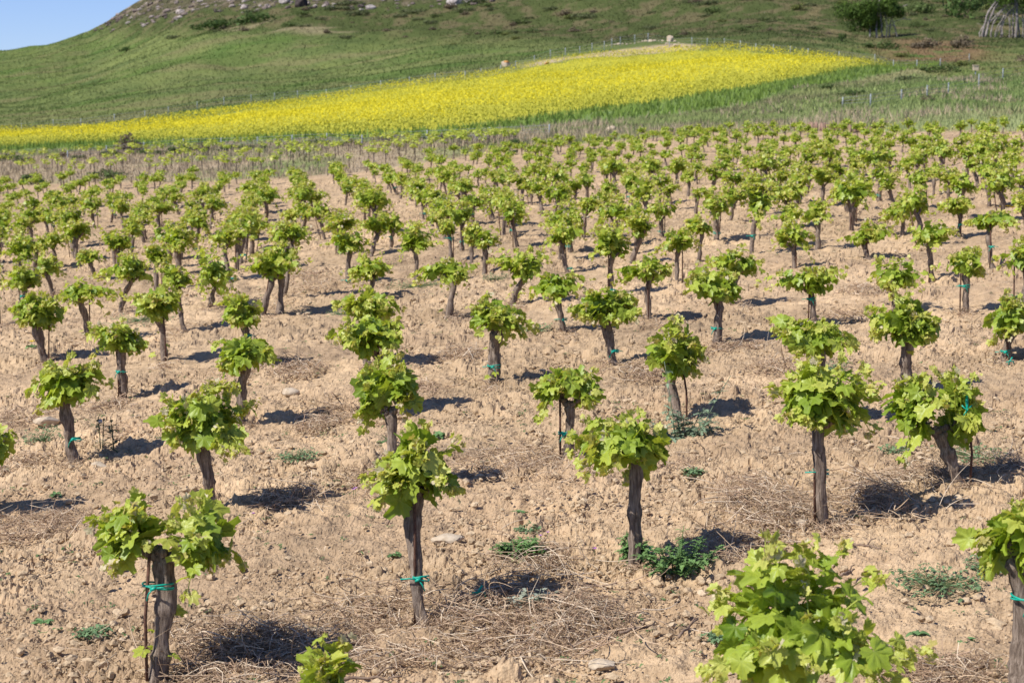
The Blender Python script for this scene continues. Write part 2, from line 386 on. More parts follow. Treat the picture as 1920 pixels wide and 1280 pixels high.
def grid(x0, x1, dx, Ds, name, mt, soil):
    xs = np.arange(x0, x1 + 1, dx); Xi, Di = np.meshgrid(xs, Ds); X, Y, Z = P(Xi, Di)
    yy = Yfull(Xi, Di)
    Z = Z + low(X, Y)
    colr = zone_color(Xi, yy, Di, X, Y)
    if soil:
        s = sm(-3, 3, yy - edge_y(Xi))
        k = np.clip(1.5 - Di / 60, .3, 1)
        patch = fbm(X * 1.1, Y * 1.1, 61, 3)
        big = clods(X, Y, .17, 5, .45, .18, .52); med = clods(X, Y, .075, 15, .75); sml = clods(X, Y, .034, 25, .85)
        amp = sm(.3, .62, patch)
        dz = big * .60 * amp + (fbm(X * 2.6, Y * 2.6, 171, 3) - .5) * .10 + clods(X, Y, .11, 95, .30) * .45 * amp + med * .55 * (.3 + .7 * amp) + (fbm(X * 32, Y * 32, 191, 3, .7) - .5) * .009 * (.4 + amp) * np.clip(1.7 - Di / 13, 0, 1) + sml * .8 * (.35 + .65 * amp) * np.clip(1.7 - Di / 13, .15, 1) + clods(X, Y, .018, 35, .9) * .55 * (Di < 16) + (fbm(X * 7, Y * 7, 71, 4) - .5) * .07
        Z = Z + dz * s * k - .012
        f = (fbm(X * 1.7, Y * 1.7, 81, 4) - .5)[..., None] * s[..., None]
        lit = np.clip(sm(.50, .64, fbm((X * .86 + Y * .5) * .5 + 7, (-X * .5 + Y * .86) * 1.5, 201, 4)), 0, 1)[..., None] * s[..., None]; colr = colr * (1 - .34 * lit) + np.array([.30, .205, .13]) * .34 * lit; f2 = (fbm(X * .45 + 4, Y * .45, 181, 4) - .5)[..., None] * s[..., None]; colr = colr * (1 + .40 * f + .45 * f2) + np.array([.01, .004, -.004]) * f
    nr, nc = Xi.shape
    i = np.arange(nr - 1)[:, None] * nc + np.arange(nc - 1)[None]; i = i.ravel()
    F = np.stack([i, i + 1, i + nc + 1, i + nc], 1)
    return mesh_from(name, np.stack([X, Y, Z], -1).reshape(-1, 3), F, mt, None, not soil, None, colr.reshape(-1, 3))
inv = lambda d0, d1, n: 1 / np.linspace(1 / d0, 1 / d1, n)
D1 = np.concatenate([inv(5.8, 25, 680), inv(25, 78, 230)[1:]])
tag(grid(-420, 2340, 2.6, D1, 'soil', M['ground'], True), kind='structure')
D2 = np.concatenate([np.linspace(78, 260, 330), np.linspace(260, 430, 150)[1:], ])
hill = tag(grid(-900, 2900, 4.0, np.concatenate([D2]), 'hillside', M['hill'], False), kind='structure')
# land behind the crest and around, far below the eye line, closing the sheet to the horizon
V = [(-2600, -400, -60), (2600, -400, -60), (2600, 3000, -60), (-2600, 3000, -60)]
nb = 60; bx = np.linspace(-1, 1, nb)
tag(mesh_from('far_ground', V, [(0, 1, 2, 3)], M['far'], None, False, None, np.tile([.12, .15, .06], (4, 1))), kind='structure')

# ---------------------------------------------------------------- grape leaves
def leaf_template(n, detail):
    th = np.linspace(-math.pi * .93, math.pi * .93, n)
    ctrl_a = np.radians([-170, -150, -120, -86, -55, -28, 0, 28, 55, 86, 120, 150, 170])
    ctrl_r = np.array([.30, .56, .74, .56, .90, .66, 1.08, .66, .90, .56, .74, .56, .30])
    r = np.interp(th, ctrl_a, ctrl_r)
    if detail: r = r * (1 + .085 * (np.arange(n) % 2 * 2 - 1))
    vein_a = np.radians([0, 55, -55, 118, -118])
    def vz(t): return np.min(np.abs(t[:, None] - vein_a[None]), 1)
    d = vz(th); crease = np.clip(d / .5, 0, 1)
    out = np.stack([np.sin(th) * r, np.cos(th) * r, .10 * crease * r - .16 * r * r], 1)
    if detail:
        rm = r * .0 + .5 * np.interp(th, ctrl_a, np.clip(ctrl_r, .5, .85))
        mid = np.stack([np.sin(th) * rm, np.cos(th) * rm, .10 * crease * rm - .1 * rm * rm], 1)
        V = np.concatenate([[[0, 0, 0]], mid, out]); F = []
        for i in range(n - 1): F += [(0, 1 + i + 1, 1 + i), (1 + i, 2 + i, n + 2 + i), (1 + i, n + 2 + i, n + 1 + i)]
        vein = np.concatenate([[1], 1 - np.clip(d / .28, 0, 1), (1 - np.clip(d / .28, 0, 1)) * .8])
    else:
        V = np.concatenate([[[0, 0, 0]], out]); F = [(0, 2 + i, 1 + i) for i in range(n - 1)]
        vein = np.concatenate([[.8], (1 - np.clip(d / .3, 0, 1)) * .6])
    V[:, 1] += 0.0
    return V, np.array(F), vein
LT = {2: leaf_template(37, True), 1: leaf_template(15, False), 0: leaf_template(8, False)}
def put_leaves(mb, pos, tipdir, nrm, size, tint, det, rs):
    V, F, vn = LT[det]; n = len(pos)
    y = tipdir / (np.linalg.norm(tipdir, axis=1)[:, None] + 1e-9)
    z = nrm - (nrm * y).sum(1)[:, None] * y; z /= np.linalg.norm(z, axis=1)[:, None] + 1e-9
    x = np.cross(y, z)
    curl = rs.uniform(.3, 2.4, n); wid = rs.uniform(.85, 1.08, n); fold = rs.uniform(-.15, .45, n); twist = rs.normal(0, .35, n)
    lx = V[None, :, 0] * wid[:, None]; ly = V[None, :, 1] * np.ones((n, 1))
    lz = V[None, :, 2] * curl[:, None] + fold[:, None] * np.abs(V[None, :, 0]) + twist[:, None] * lx * ly * .5
    lz = lz + rs.normal(0, .035, lz.shape) * (det > 0)
    W = pos[:, None] + size[:, None, None] * (lx[..., None] * x[:, None] + ly[..., None] * y[:, None] + lz[..., None] * z[:, None])
    FF = (F[None] + (np.arange(n) * len(V))[:, None, None]).reshape(-1, 3)
    mb.add(W.reshape(-1, 3), FF, tint=np.repeat(tint, len(V)), vein=np.tile(vn, n))

def make_vine(rs, W, top, bot, cx, trunkh, tr, det, lean=0.0, stake=0, tie=None, fork=False, shoots=None, tall=None, low_leaf=0, root=None):
    """W crown width, top / bot of the crown above the ground, cx crown offset; all in metres"""
    H = top - bot; zc = (top + bot) / 2
    # ---- wood
    mb = MB(); n = 26 if det == 2 else (14 if det == 1 else 7); seg = 22 if det == 2 else (12 if det == 1 else 6)
    hx = cx * .7 + lean
    t = np.linspace(0, 1, n); ph = rs.uniform(0, 6.28); wob = rs.uniform(.010, .030)
    path = np.stack([hx * t ** 1.3 + wob * np.sin(t * 4 + ph) - wob * math.sin(ph) + .35 * wob * np.sin(t * 11 + ph), wob * np.sin(t * 3.3 + ph * 2) + rs.normal(0, .03) * t, -.06 + (trunkh + .06) * t], 1)
    kn = rs.uniform(.15, .85, 3); rad = tr * (1 + .30 * np.exp(-t * 8) + .38 * np.exp(-((t - 1) / .13) ** 2) + .10 * np.sin(t * rs.uniform(7, 12) + ph) + rs.normal(0, .04, n) + sum(.20 * np.exp(-((t - q_) / .035) ** 2) for q_ in kn))
    rad[-1] *= .45; rad[-2] *= .85
    k1 = rs.integers(4, 7); sd = int(rs.integers(1000))
    def bump(a, s):
        return 1 + .12 * np.cos(a * k1 + s * 5 + ph) + .34 * (vnoise(a / 6.283 * 9 + s * 2, np.full_like(a, s * 7), sd) - .5) + .05 * np.cos(a * 9 - s * 9)
    mb.add(*tube(path, rad, seg, bump if det else None)); head = path[-1]
    na = 2 if fork else int(rs.integers(3, 5)); ends = []
    a0 = rs.uniform(-.4, .4) if fork else rs.uniform(0, 6.28)
    for i in range(na):
        a = a0 + i * 2 * math.pi / na + rs.normal(0, .25)
        L = W * (.17 if not fork else .25) * rs.uniform(.75, 1.15)
        e = head + np.array([math.cos(a) * L, math.sin(a) * L * .8, (zc - head[2]) * .75 + rs.uniform(-.03, .05)])
        e[2] = min(e[2], top - .10); mdl = (head + e) / 2 + np.array([math.cos(a) * L * .2, 0, -.02]); s = np.linspace(0, 1, 8 if det else 4)[:, None]
        pth = (1 - s) ** 2 * (head - [0, 0, .02]) + 2 * s * (1 - s) * mdl + s * s * e
        if det: pth = pth + rs.normal(0, .004, pth.shape)
        rr = np.interp(s[:, 0], [0, .5, .9, 1], [tr * .78, tr * .52, tr * .55, tr * .3])
        mb.add(*tube(pth, rr, 10 if det == 2 else 6, bump if det == 2 else None)); ends.append(e)
        if det == 2:
            for _ in range(3):                                  # pruned spurs
                q = pth[rs.integers(2, 8)]; dvec = rs.normal(0, 1, 3) * [1, 1, .3] + [0, 0, 1]; dvec /= np.linalg.norm(dvec)
                mb.add(*tube([q, q + dvec * .03, q + dvec * rs.uniform(.04, .07)], [tr * .34, tr * .26, tr * .22], 7))
    if det == 2:                                                # knotty head
        for _ in range(14 if fork else 7):
            V, F = rock_shape(rs, 2, .5, 2, .9); q_ = ends[int(rs.integers(na))]; f_ = rs.random() ** 1.5 * (.8 if fork else .35); mb.add(V * tr * rs.uniform(.45, .8) + head * (1 - f_) + q_ * f_ + rs.normal(0, tr * .35, 3), F)
    mb.build('trunk', M['bark'], root)
    # ---- shoots and leaves
    lb = MB(); WW = W * (1.28 if det == 2 else 1.46); HH = H * (1.34 if det == 2 else 1.55); ns = int((shoots or int(17 + W * 30)) * (1 if det == 2 else 1.45 if det else 1.2)); lob = int(rs.integers(10 ** 6)); c = np.array([cx, 0, zc])
    Pp, Td, Nn, Sz, Ti = [], [], [], [], []
    nl = int(rs.integers(4, 7)); la = rs.uniform(0, 6.28) + np.arange(nl) * 6.283 / nl + rs.normal(0, .35, nl); le = rs.uniform(-.5, 1.25, nl); lr = rs.uniform(.62, 1.22, nl)
    step = .05 if det else .064
    for i in range(ns):
        e = ends[i % na] + rs.normal(0, .018, 3)
        a = (math.atan2(e[1], e[0] - cx) + rs.normal(0, .9)) if fork or rs.random() < .5 else rs.uniform(0, 6.28)
        el = rs.uniform(-.75, 1.35) if i % 3 else rs.uniform(.4, 1.5)
        ro = rs.uniform(.50, 1.0) * (.62 + .62 * float(vnoise(np.array(a * 1.1 + 9), np.array(el * 1.3 + 5), lob)))
        if not fork and rs.random() < .68:
            q_ = int(rs.integers(nl)); a = la[q_] + rs.normal(0, .28); el = le[q_] + rs.normal(0, .30); ro = lr[q_] * rs.uniform(.6, 1.0)
        tgt = c + np.array([math.cos(a) * math.cos(el) * WW / 2, math.sin(a) * math.cos(el) * WW * .45, math.sin(el) * HH / 2]) * ro
        tgt[2] = min(tgt[2], top)
        if fork: tgt[0] = tgt[0] * .65 + e[0] * .35; tgt[0] += (e[0] - cx) * .12
        if tall and i < tall[0]: tgt = e + np.array([rs.normal(0, .04) + (c[0] - e[0]) * .3, rs.normal(0, .04), max(top + tall[1] - e[2], .15)])
        L = np.linalg.norm(tgt - e) + 1e-6; m = max(3, int(L / step) + 1)
        mid = (e + tgt) / 2 + np.array([0, 0, .25 * L]) * (1 if tgt[2] < e[2] + .05 else .3)
        s = np.linspace(0, 1, m + 1)[:, None]; pth = (1 - s) ** 2 * e + 2 * s * (1 - s) * mid + s * s * tgt
        if det == 2: lb.add(*tube(pth, np.interp(s[:, 0], [0, 1], [.0042, .002]), 5), tint=.62, vein=0)
        side = rs.choice([-1, 1])
        for j in range(m + 1):
            s_ = j / m; p = pth[j]; out = p - c; out[2] *= .6; out /= np.linalg.norm(out) + 1e-6
            fw = pth[min(j + 1, m)] - pth[max(j - 1, 0)]; fw /= np.linalg.norm(fw) + 1e-6
            sd_ = np.cross(fw, [0, 0, 1.]); sd_ /= np.linalg.norm(sd_) + 1e-6; side = -side
            pet = sd_ * side * .8 + out * .5 + rs.normal(0, .35, 3); pet /= np.linalg.norm(pet)
            sz = (.062 + .022 * rs.random()) * np.interp(s_, [0, .35, .8, 1], [.85, 1.1, .75, .42]) * (1.0 if det == 2 else .88 if det else 1.1)
            if det == 2 and rs.random() < .25: sz *= 1.35
            elif rs.random() < .2: sz *= .65
            q = p + pet * sz * .7
            nr = out * .65 + np.array([0, 0, .6]) + rs.normal(0, .5, 3)
            td = pet * .6 + out * .45 + np.array([0, 0, -.55]) + rs.normal(0, .42, 3)
            Pp.append(q - td / np.linalg.norm(td) * sz * .15); Td.append(td); Nn.append(nr); Sz.append(sz)
            young = np.clip((s_ - .45) / .6, 0, 1) * .45
            Ti.append(np.clip(.26 + young + rs.normal(0, .11), 0, .86))
            if det == 2: lb.add(*tube([p, (p + q) / 2 + [0, 0, .006], q], .0014, 4, cap=False), tint=.6, vein=0)
        for _ in range((6 if det == 2 else 4) if det else 1):     # unfolding tip
            Pp.append(pth[-1] + rs.normal(0, .016, 3)); Td.append(fw + rs.normal(0, .3, 3)); Nn.append(rs.normal(0, 1, 3)); Sz.append(rs.uniform(.014, .034)); Ti.append(rs.choice([.66, .8, .88, .99], p=[.4, .27, .15, .18]))
    for _ in range(low_leaf):                                    # sucker leaves low on the trunk
        z = rs.uniform(.05, trunkh * .75); a = rs.uniform(0, 6.28); d = np.array([math.cos(a), math.sin(a), .2])
        Pp.append(np.array([hx * (z / trunkh), 0, z]) + d * .08); Td.append(d + [0, 0, -.5]); Nn.append(np.array([0, -.4, 1]) + rs.normal(0, .3, 3)); Sz.append(rs.uniform(.035, .06)); Ti.append(rs.uniform(.35, .65))
    Pp, Td, Nn, Sz, Ti = map(np.array, (Pp, Td, Nn, Sz, Ti))
    put_leaves(lb, Pp, Td, Nn, Sz, Ti, det, rs)
    lb.build('crown', M['leaf'], root)
    # ---- stake and tie
    sx = None
    if stake:
        sx = stake * (tr + .018); sh = trunkh * rs.uniform(1.02, 1.35); b = MB()
        tz = rs.normal(0, .012); pth = [[sx, -tr * .75, -.08], [sx + tz * .5, -tr * .78, sh * .5], [sx + tz + hx * .35, -tr * .8, sh]]
        b.add(*tube(pth, .0075 if det else .009, 8 if det else 4)); b.build('stake', M['rust'], root)
    if tie is not None:
        b = MB(); f = np.clip(tie / trunkh, 0, 1.2); cxx = hx * min(f, 1) ** 1.3 + wob * math.sin(f * 4 + ph)
        x0, x1 = cxx - tr * 1.22, cxx + tr * 1.22
        if sx is not None: x0 = min(x0, sx - .014); x1 = max(x1, sx + .014)
        a = np.linspace(0, 2 * math.pi, 25 if det else 9); mx = (x0 + x1) / 2
        for q in range(2 if det else 1):
            ring = np.stack([mx + np.cos(a) * (x1 - x0) / 2, np.sin(a) * tr * 1.32 - .004, tie + .012 * np.cos(a + q) * (1 if q else -1) + q * .004], 1)
            b.add(*tube(ring, .0042 if det else .011, 6 if det else 4, cap=False))
        if det:
            s0 = np.array([mx - .01, -tr * 1.36, tie]); sg = rs.choice([-1, 1])
            b.add(*tube([s0, s0 + [-.04 * sg, -.012, .008], s0 + [-.085 * sg, 0, .002]], .0036, 6))
            b.add(*tube([s0, s0 + [.02 * sg, -.012, -.02], s0 + [.032 * sg, -.004, -.055]], .0036, 6))
            b.add(*tube([s0 + [-.012, 0, -.006], s0 + [0, -.008, 0], s0 + [.012, 0, .006]], .008, 7))
        b.build('plastic_tie', M['tie'], root)

# (base x, base y, crown left, right, top, bottom, options, label) read off the photograph, put at true distance and size
G1 = 'bush vines in rows over the tilled field'
V0 = [
 (285,1272,160,478,930,1085,dict(fork=1,stake=-.3,tie=1085,lean=.02,low=6),'nearest old vine at bottom left, two leafy arms and bare knotted head'),
 (797,1162,692,885,822,975,dict(stake=-1,tie=1080,tall=(2,.06)),'vine just left of centre in front, rusty stake and green tie low on trunk'),
 (1192,1062,1060,1266,785,890,dict(),'vine with bare fibrous trunk and no tie beside a green weed clump'),
 (1543,985,1432,1638,685,845,dict(stake=-1,tie=884,tall=(2,.04)),'sturdy vine with dense crown and green tie, straw heaped behind its foot'),
 (1800,908,1640,1868,700,862,dict(fork=1,stake=1,tie=None),'spreading vine whose stake carries a green knot above the leaves, right side'),
 (1490,1450,1305,1680,1040,1375,dict(tall=(2,.04),stake=.5),'large leafy vine crown rising from the bottom edge at right'),
 (1924,1300,1812,2010,940,1065,dict(tie=1112),'thick grey trunk vine cut by the right edge, green tie around it'),
 (604,1440,572,648,1240,1400,dict(tall=(2,.05)),'tip of a pale young vine just showing at the bottom edge'),
 (398,972,285,482,728,880,dict(),'full round vine crown of big glossy leaves behind the two-armed one'),
 (-25,965,-110,20,795,880,dict(),'vine at the left edge showing only a few leaves'),
 (140,866,70,214,675,765,dict(tie=822),'vine with slim upright trunk and green tie near the left side'),
 (735,925,660,784,685,828,dict(fork=1,tie=None),'vine with exposed knotty head directly behind the front centre-left vine'),
 (1063,853,994,1132,690,785,dict(stake=-1,tie=807,fork=1),'flat-topped vine with thin stake and green tie in middle of bare soil'),
 (1283,795,1192,1332,612,735,dict(lean=-.03,stake=.4),'tall crowned vine growing out of the spiny thistle clump'),
 (234,740,170,264,602,672,dict(tie=690,stake=-1),'small vine with green tie at mid trunk and leaning stake on the left'),
 (456,800,400,510,640,706,dict(),'thin vine peeking above the round big-leaved crown'),
 (720,780,640,758,598,680,dict(stake=-.6,tie=716),'vine with dark trunk and green tie low, third in the centre-left column'),
 (930,719,860,990,560,650,dict(tie=685,low=5),'vine with thick trunk, low green tie and sucker leaves near photo centre'),
 (1153,690,1084,1204,547,620,dict(tie=661,lean=-.03),'round vine on a left-leaning trunk tied with green right of centre'),
 (1530,795,1448,1602,595,668,dict(),'vine crown directly behind the sturdy vine with straw at its foot'),
 (1706,735,1598,1762,562,672,dict(low=2),'widest bright crown of the right half, dangling shoot at lower left'),
 (1890,673,1838,1936,552,640,dict(tie=654,stake=-.3),'vine close to the right edge with green tie at base and loose tie beside'),
 (1340,652,1278,1398,516,586,dict(tie=621,stake=.5),'vine with straight dark trunk, tie ends sticking out to the left'),
 (82,673,32,132,552,628,dict(stake=1),'vine with thick trunk and stake on the right near left edge'),
 (303,676,243,348,538,612,dict(stake=1,low=4),'full round vine with stake and sprouts at its foot, left quarter'),
 (162,633,118,210,522,582,dict(stake=1),'dark-trunked vine with reddish stake behind the near-left ones'),
 (472,692,418,514,562,636,dict(tie=634),'ragged vine with green tie just behind the thin peeking vine'),
 (348,617,302,366,487,562,dict(),'vine whose trunk foot shows right of the full round vine'),
 (226,584,195,292,478,548,dict(lean=.02,low=2),'vine on a curved trunk leaning right with a sprout low down'),
 (393,575,355,441,462,568,dict(low=5),'very dense vine leafy almost down to the soil'),
 (490,590,465,558,474,546,dict(stake=1),'vine with twin-looking thick trunk and stake left of centre'),
 (520,585,488,572,455,520,dict(),'vine with grey flared trunk just right of the stake vine'),
 (533,562,510,578,425,480,dict(stake=-1,lean=.0),'vine on dark slanting trunk at the back of the left cluster'),
 (692,690,625,746,556,620,dict(tall=(2,.04)),'vine with pale shoot tips above the centre-left column'),
 (838,594,786,884,488,542,dict(lean=.035,low=3),'flat vine on a trunk leaning right above the central bare soil'),
 (1060,623,990,1090,513,572,dict(tie=598),'vine with flared foot and green tie, twigs beside its base'),
 (1224,602,1165,1258,486,536,dict(lean=-.015),'vine on slim trunk behind the round left-leaning vine'),
 (1148,552,1103,1188,427,506,dict(stake=-1,tie=545),'tall crowned vine with green tie hanging low, right of centre'),
 (1376,570,1326,1423,470,526,dict(),'vine just behind the straight dark-trunked one'),
 (1523,612,1446,1592,506,568,dict(stake=-1,tie=562,low=2),'wide low crown with separate leaf tuft on its left'),
 (1682,580,1628,1736,480,550,dict(),'compact oval crown with a pale stone behind it'),
 (1808,582,1770,1852,468,532,dict(stake=-1,tie=536),'vine with green tie under the crown and bright short trunk at right'),
 (1908,590,1870,1945,443,528,dict(),'half vine at the right edge above a bluish weed'),
 (690,562,655,740,488,536,dict(),'vine with pale flowery tips in the centre-left column'),
 (-6,612,-60,6,500,590,dict(),'sliver of a vine on the left edge'),
 (46,566,5,82,500,560,dict(tie=555),'vine with tie partly hidden under its low crown, far left'),
 (100,552,70,123,480,528,dict(lean=-.03),'vine on a trunk leaning left beside the low crown'),
 (962,572,938,1030,466,548,dict(low=6),'bright bushy vine hanging almost to the soil near centre'),
 (1068,506,1015,1088,418,472,dict(tie=500,stake=-1),'vine with crown shaded at right and blue-green tie at its foot'),
 (1272,530,1235,1306,425,482,dict(),None),(1310,493,1276,1336,408,450,dict(),None),
 (1411,480,1386,1456,352,436,dict(tie=447),None),(1486,508,1440,1530,420,492,dict(),None),
 (1632,486,1585,1661,424,470,dict(stake=-1),None),(1748,525,1700,1786,415,468,dict(stake=-1),'vine with a bulging swollen trunk right of centre'),
 (1862,500,1820,1900,396,436,dict(stake=-1,tie=460),'flat vine in front of the small yellow flowers'),(1795,446,1762,1836,372,406,dict(tie=420),None),
 (1690,442,1660,1726,382,425,dict(),None),(1597,426,1560,1622,360,394,dict(),None),
 (147,490,120,181,420,456,dict(tie=480),None),(218,493,190,241,440,476,dict(),None),(4,462,-18,23,390,432,dict(),None),
 (103,453,78,120,398,416,dict(tie=418),None),(58,452,30,92,390,438,dict(),None),(38,518,5,66,440,510,dict(),None),
 (178,524,150,190,472,502,dict(),None),(248,478,235,272,420,452,dict(tie=466),None),(234,429,210,251,378,408,dict(),None),
 (300,433,274,330,378,406,dict(),None),(275,448,252,296,393,432,dict(),None),(335,403,318,349,365,383,dict(tie=388),None),
 (397,430,380,426,368,406,dict(),None),(463,467,435,501,395,428,dict(),None),(367,468,344,391,405,438,dict(tie=466),None),
 (335,484,320,361,440,466,dict(),None),(433,527,396,457,437,476,dict(tie=525),None),(298,545,275,326,460,502,dict(),None),
 (550,434,520,571,392,421,dict(),None),(535,505,500,576,422,474,dict(),None),(497,389,480,508,348,364,dict(tie=368),None),
 (632,466,608,666,395,446,dict(tie=443),None),(655,536,610,692,440,492,dict(tie=530),None),(795,413,778,821,362,386,dict(tie=401),None),
 (820,441,802,832,400,418,dict(),None),(845,488,820,849,415,440,dict(tie=445,stake=1),None),(778,532,740,828,420,500,dict(),None),
 (735,462,708,752,398,446,dict(tie=442),None),(888,422,858,907,368,398,dict(tie=402),None),(888,497,870,906,420,472,dict(),None),
 (906,514,898,934,430,478,dict(),None),(968,464,945,986,380,437,dict(),None),
]
hand_xy = []; count = 0
REL = [(.12,'at the far left'),(.28,'on the left'),(.42,'left of centre'),(.56,'near the centre'),(.7,'right of centre'),(.86,'on the right'),(2,'at the far right')]
def rel(x):
    for a, b in REL:
        if x / 1920 < a: return b
used = {}
def place_label(x, y, extra=''):
    s = 'vine%s, foot %d percent across and %d percent down the photo' % (extra, round(max(x, 0) / 19.2), round(y / 12.8))
    return s
for i, (bx_, by_, xl, xr, yt_, yb_, op, lab) in enumerate(V0):
    rs = np.random.default_rng(100 + i)
    X, Y = None, None
    D = HP * FPX / (by_ - yh(bx_)); mpp = D / FPX
    X, Y, Z = P(float(bx_), D); X, Y = float(X), float(Y); z = float(gz(X, Y)); hand_xy.append((X, Y))
    W = (xr - xl) * mpp * (.88 if op.get('fork') else 1); top = (by_ - yt_) * mpp; bot = max((by_ - yb_) * mpp, .06); cx = ((xl + xr) / 2 - bx_) * mpp
    det = 2 if by_ > 640 else 1
    tr = rs.uniform(.027, .035) * {0: 1.15, 1: .85, 6: 1.6, 7: .6, 17: 1.35, 30: 1.3, 31: 1.25, 23: 1.2}.get(i, 1)
    if i >= 24: tr *= .9
    th = min(bot + (top - bot) * .35, top - .1)
    st = op.get('stake', 0)
    if not st and i > 20 and rs.random() < .3: st = rs.choice([-1, 1])
    tie = (by_ - op['tie']) * mpp if op.get('tie') else None
    if tie is None and i > 60 and rs.random() < .35: tie = th * rs.uniform(.35, .9)
    if not op.get('tall') and rs.random() < .6: op['tall'] = (int(rs.integers(1, 4)), rs.uniform(0, .06))
    root = empty('grape_vine', (X, Y, z), lab or place_label(bx_, by_, rs.choice([' with bright green crown', ' with tufted crown', ' with short woody trunk'])), 'vine', G1)
    make_vine(rs, W, top, bot, cx, th, tr, det, op.get('lean', 0), st, tie, op.get('fork', False), None if det == 2 else int(12 + W * 22), op.get('tall'), op.get('low', 0), root)
    if i == 4:                                         # green knot on top of the stake
        b = MB(); s0 = np.array([.0, -.10, (908 - 760) * mpp]); b.add(*tube([s0 + [-.03, 0, .03], s0 + [0, -.01, 0], s0 + [.03, 0, .03]], .0045, 6)); b.add(*tube([s0 + [-.015, 0, -.03], s0, s0 + [.02, 0, -.02]], .0045, 6))
        b.add(*tube([s0 + [.0, .012, .10], s0 + [.01, .012, -.05]], .008, 8)); b.build('plastic_tie', M['tie'], root)
    count += 1

# prototypes for the rows farther off, then copies
protos = []
for k in range(12):
    rs = np.random.default_rng(900 + k)
    root = empty('grape_vine', (0, 0, 0)); W = rs.uniform(.44, .60); top = rs.uniform(.58, .72); bot = rs.uniform(.22, .33)
    make_vine(rs, W, top, bot, rs.normal(0, .03), bot + .1, rs.uniform(.026, .034), 1 if k < 6 else 0, rs.normal(0, .03), rs.choice([0, 0, 1, -1]), rs.choice([None, .2, .3, .12]) if k % 2 else None, False, 22, (2, .03), 0, root)
    protos.append(root)
kids = {p: [c for c in bpy.data.objects if c.parent == p] for p in protos}
fa = np.array([1.02, .00020 * FPX]); fb = np.array([-.40, .00088 * FPX]) * .48          # row vectors in (across, depth)
base = np.array([-.137, .004577 * FPX])
rng = np.random.default_rng(7); cand = []
for i in range(-60, 70):
    for j in range(-3, 90):
        q = base + i * fa + j * fb; X = q[0]; D = q[1]
        if D < 19 or D > 75: continue
        x = 960 + X / D * FPX
        if x < -60 or x > 1980: continue
        y = float(Yfull(x, D))
        if y > (540 if x < 600 else 480 if x < 900 else 505) or y < edge_y(x) + 2: continue
        jx = rng.normal(0, .15); jy = rng.normal(0, .30)
        x2, D2_ = 960 + (X + jx) / D * FPX, D + jy
        Xw, Yw, Zw = P(x2, D2_)
        if any((Xw - a) ** 2 + (Yw - b) ** 2 < (.68 if x2 < 700 else .8) ** 2 for a, b in hand_xy): continue
        if rng.random() < .04: continue
        cand.append((D, x2, y, float(Xw), float(Yw), float(Zw)))
cand.sort()
limit = 300 - count; firstuse = {}
extra = []
for n_, (D, x, y, X, Y, Z) in enumerate(cand):
    z = Z + float(low(np.array(X), np.array(Y))) - .015
    if n_ >= limit: extra.append((X, Y, z)); continue
    k = int(rng.integers(0, 6)) if D < 42 else int(rng.integers(6, 12)); p = protos[k]
    if k not in firstuse: r = p; firstuse[k] = 1
    else:
        r = p.copy(); COL.objects.link(r)
        for c in kids[p]: c2 = c.copy(); COL.objects.link(c2); c2.parent = r
    r.location = (X, Y, z); s = rng.uniform(.84, 1.16) * float(np.interp(D, [26, 58], [1.06, .72])); r.scale = (s, s, s * rng.uniform(.88, 1.06)); r.rotation_euler = (rng.normal(0, .09), rng.normal(0, .09), rng.uniform(0, 6.28))
    if D < 38: tag(r, place_label(x, y, ''), 'vine', G1)
    else: tag(r, 'one of many tiny vines packed in rows %s below the grassy bank' % rel(x), 'vine', G1)
print('vines', count, 'lattice', len(cand), 'as stuff', len(extra))
for k in range(12):
    if k not in firstuse:
        for c in kids[protos[k]]: bpy.data.objects.remove(c)
        bpy.data.objects.remove(protos[k])
if extra:
    VV, FF, TT, VN, MI = [], [], [], [], []; nn = 0; far = [k for k in range(6, 12) if k in firstuse] or [6]
    for (X, Y, z) in extra:
        p = protos[far[int(rng.integers(len(far)))]]; a = rng.uniform(0, 6.28); sc_ = rng.uniform(.60, .80); Rm = np.array([[math.cos(a), -math.sin(a), 0], [math.sin(a), math.cos(a), 0], [0, 0, 1]]) * sc_
        for c in kids[p]:
            if not c.name.startswith(('crown', 'trunk')): continue
            me = c.data; nv = len(me.vertices); v = np.empty(nv * 3, np.float32); me.vertices.foreach_get('co', v); v = v.reshape(-1, 3) @ Rm.T + [X, Y, z]
            f = np.empty(len(me.polygons) * 3, np.int32); me.polygons.foreach_get('vertices', f) if False else me.loops.foreach_get('vertex_index', f); iscr = c.name.startswith('crown')
            t_ = np.full(nv, .3, np.float32); 
            if iscr: me.attributes['tint'].data.foreach_get('value', t_)
            VV.append(v); FF.append(f.reshape(-1, 3) + nn); TT.append(t_); VN.append(np.zeros(nv)); MI.append(np.full(len(me.polygons), 0 if iscr else 1, np.int32)); nn += nv
    o = mesh_from('distant_vines', np.concatenate(VV), np.concatenate(FF), M['leaf'], None, True, dict(tint=np.concatenate(TT), vein=np.concatenate(VN)))
    o.data.materials.append(M['bark']); o.data.polygons.foreach_set('material_index', np.concatenate(MI)); tag(o, 'last rows of tiny vines merging below the grassy bank', 'vines', None, 'stuff')

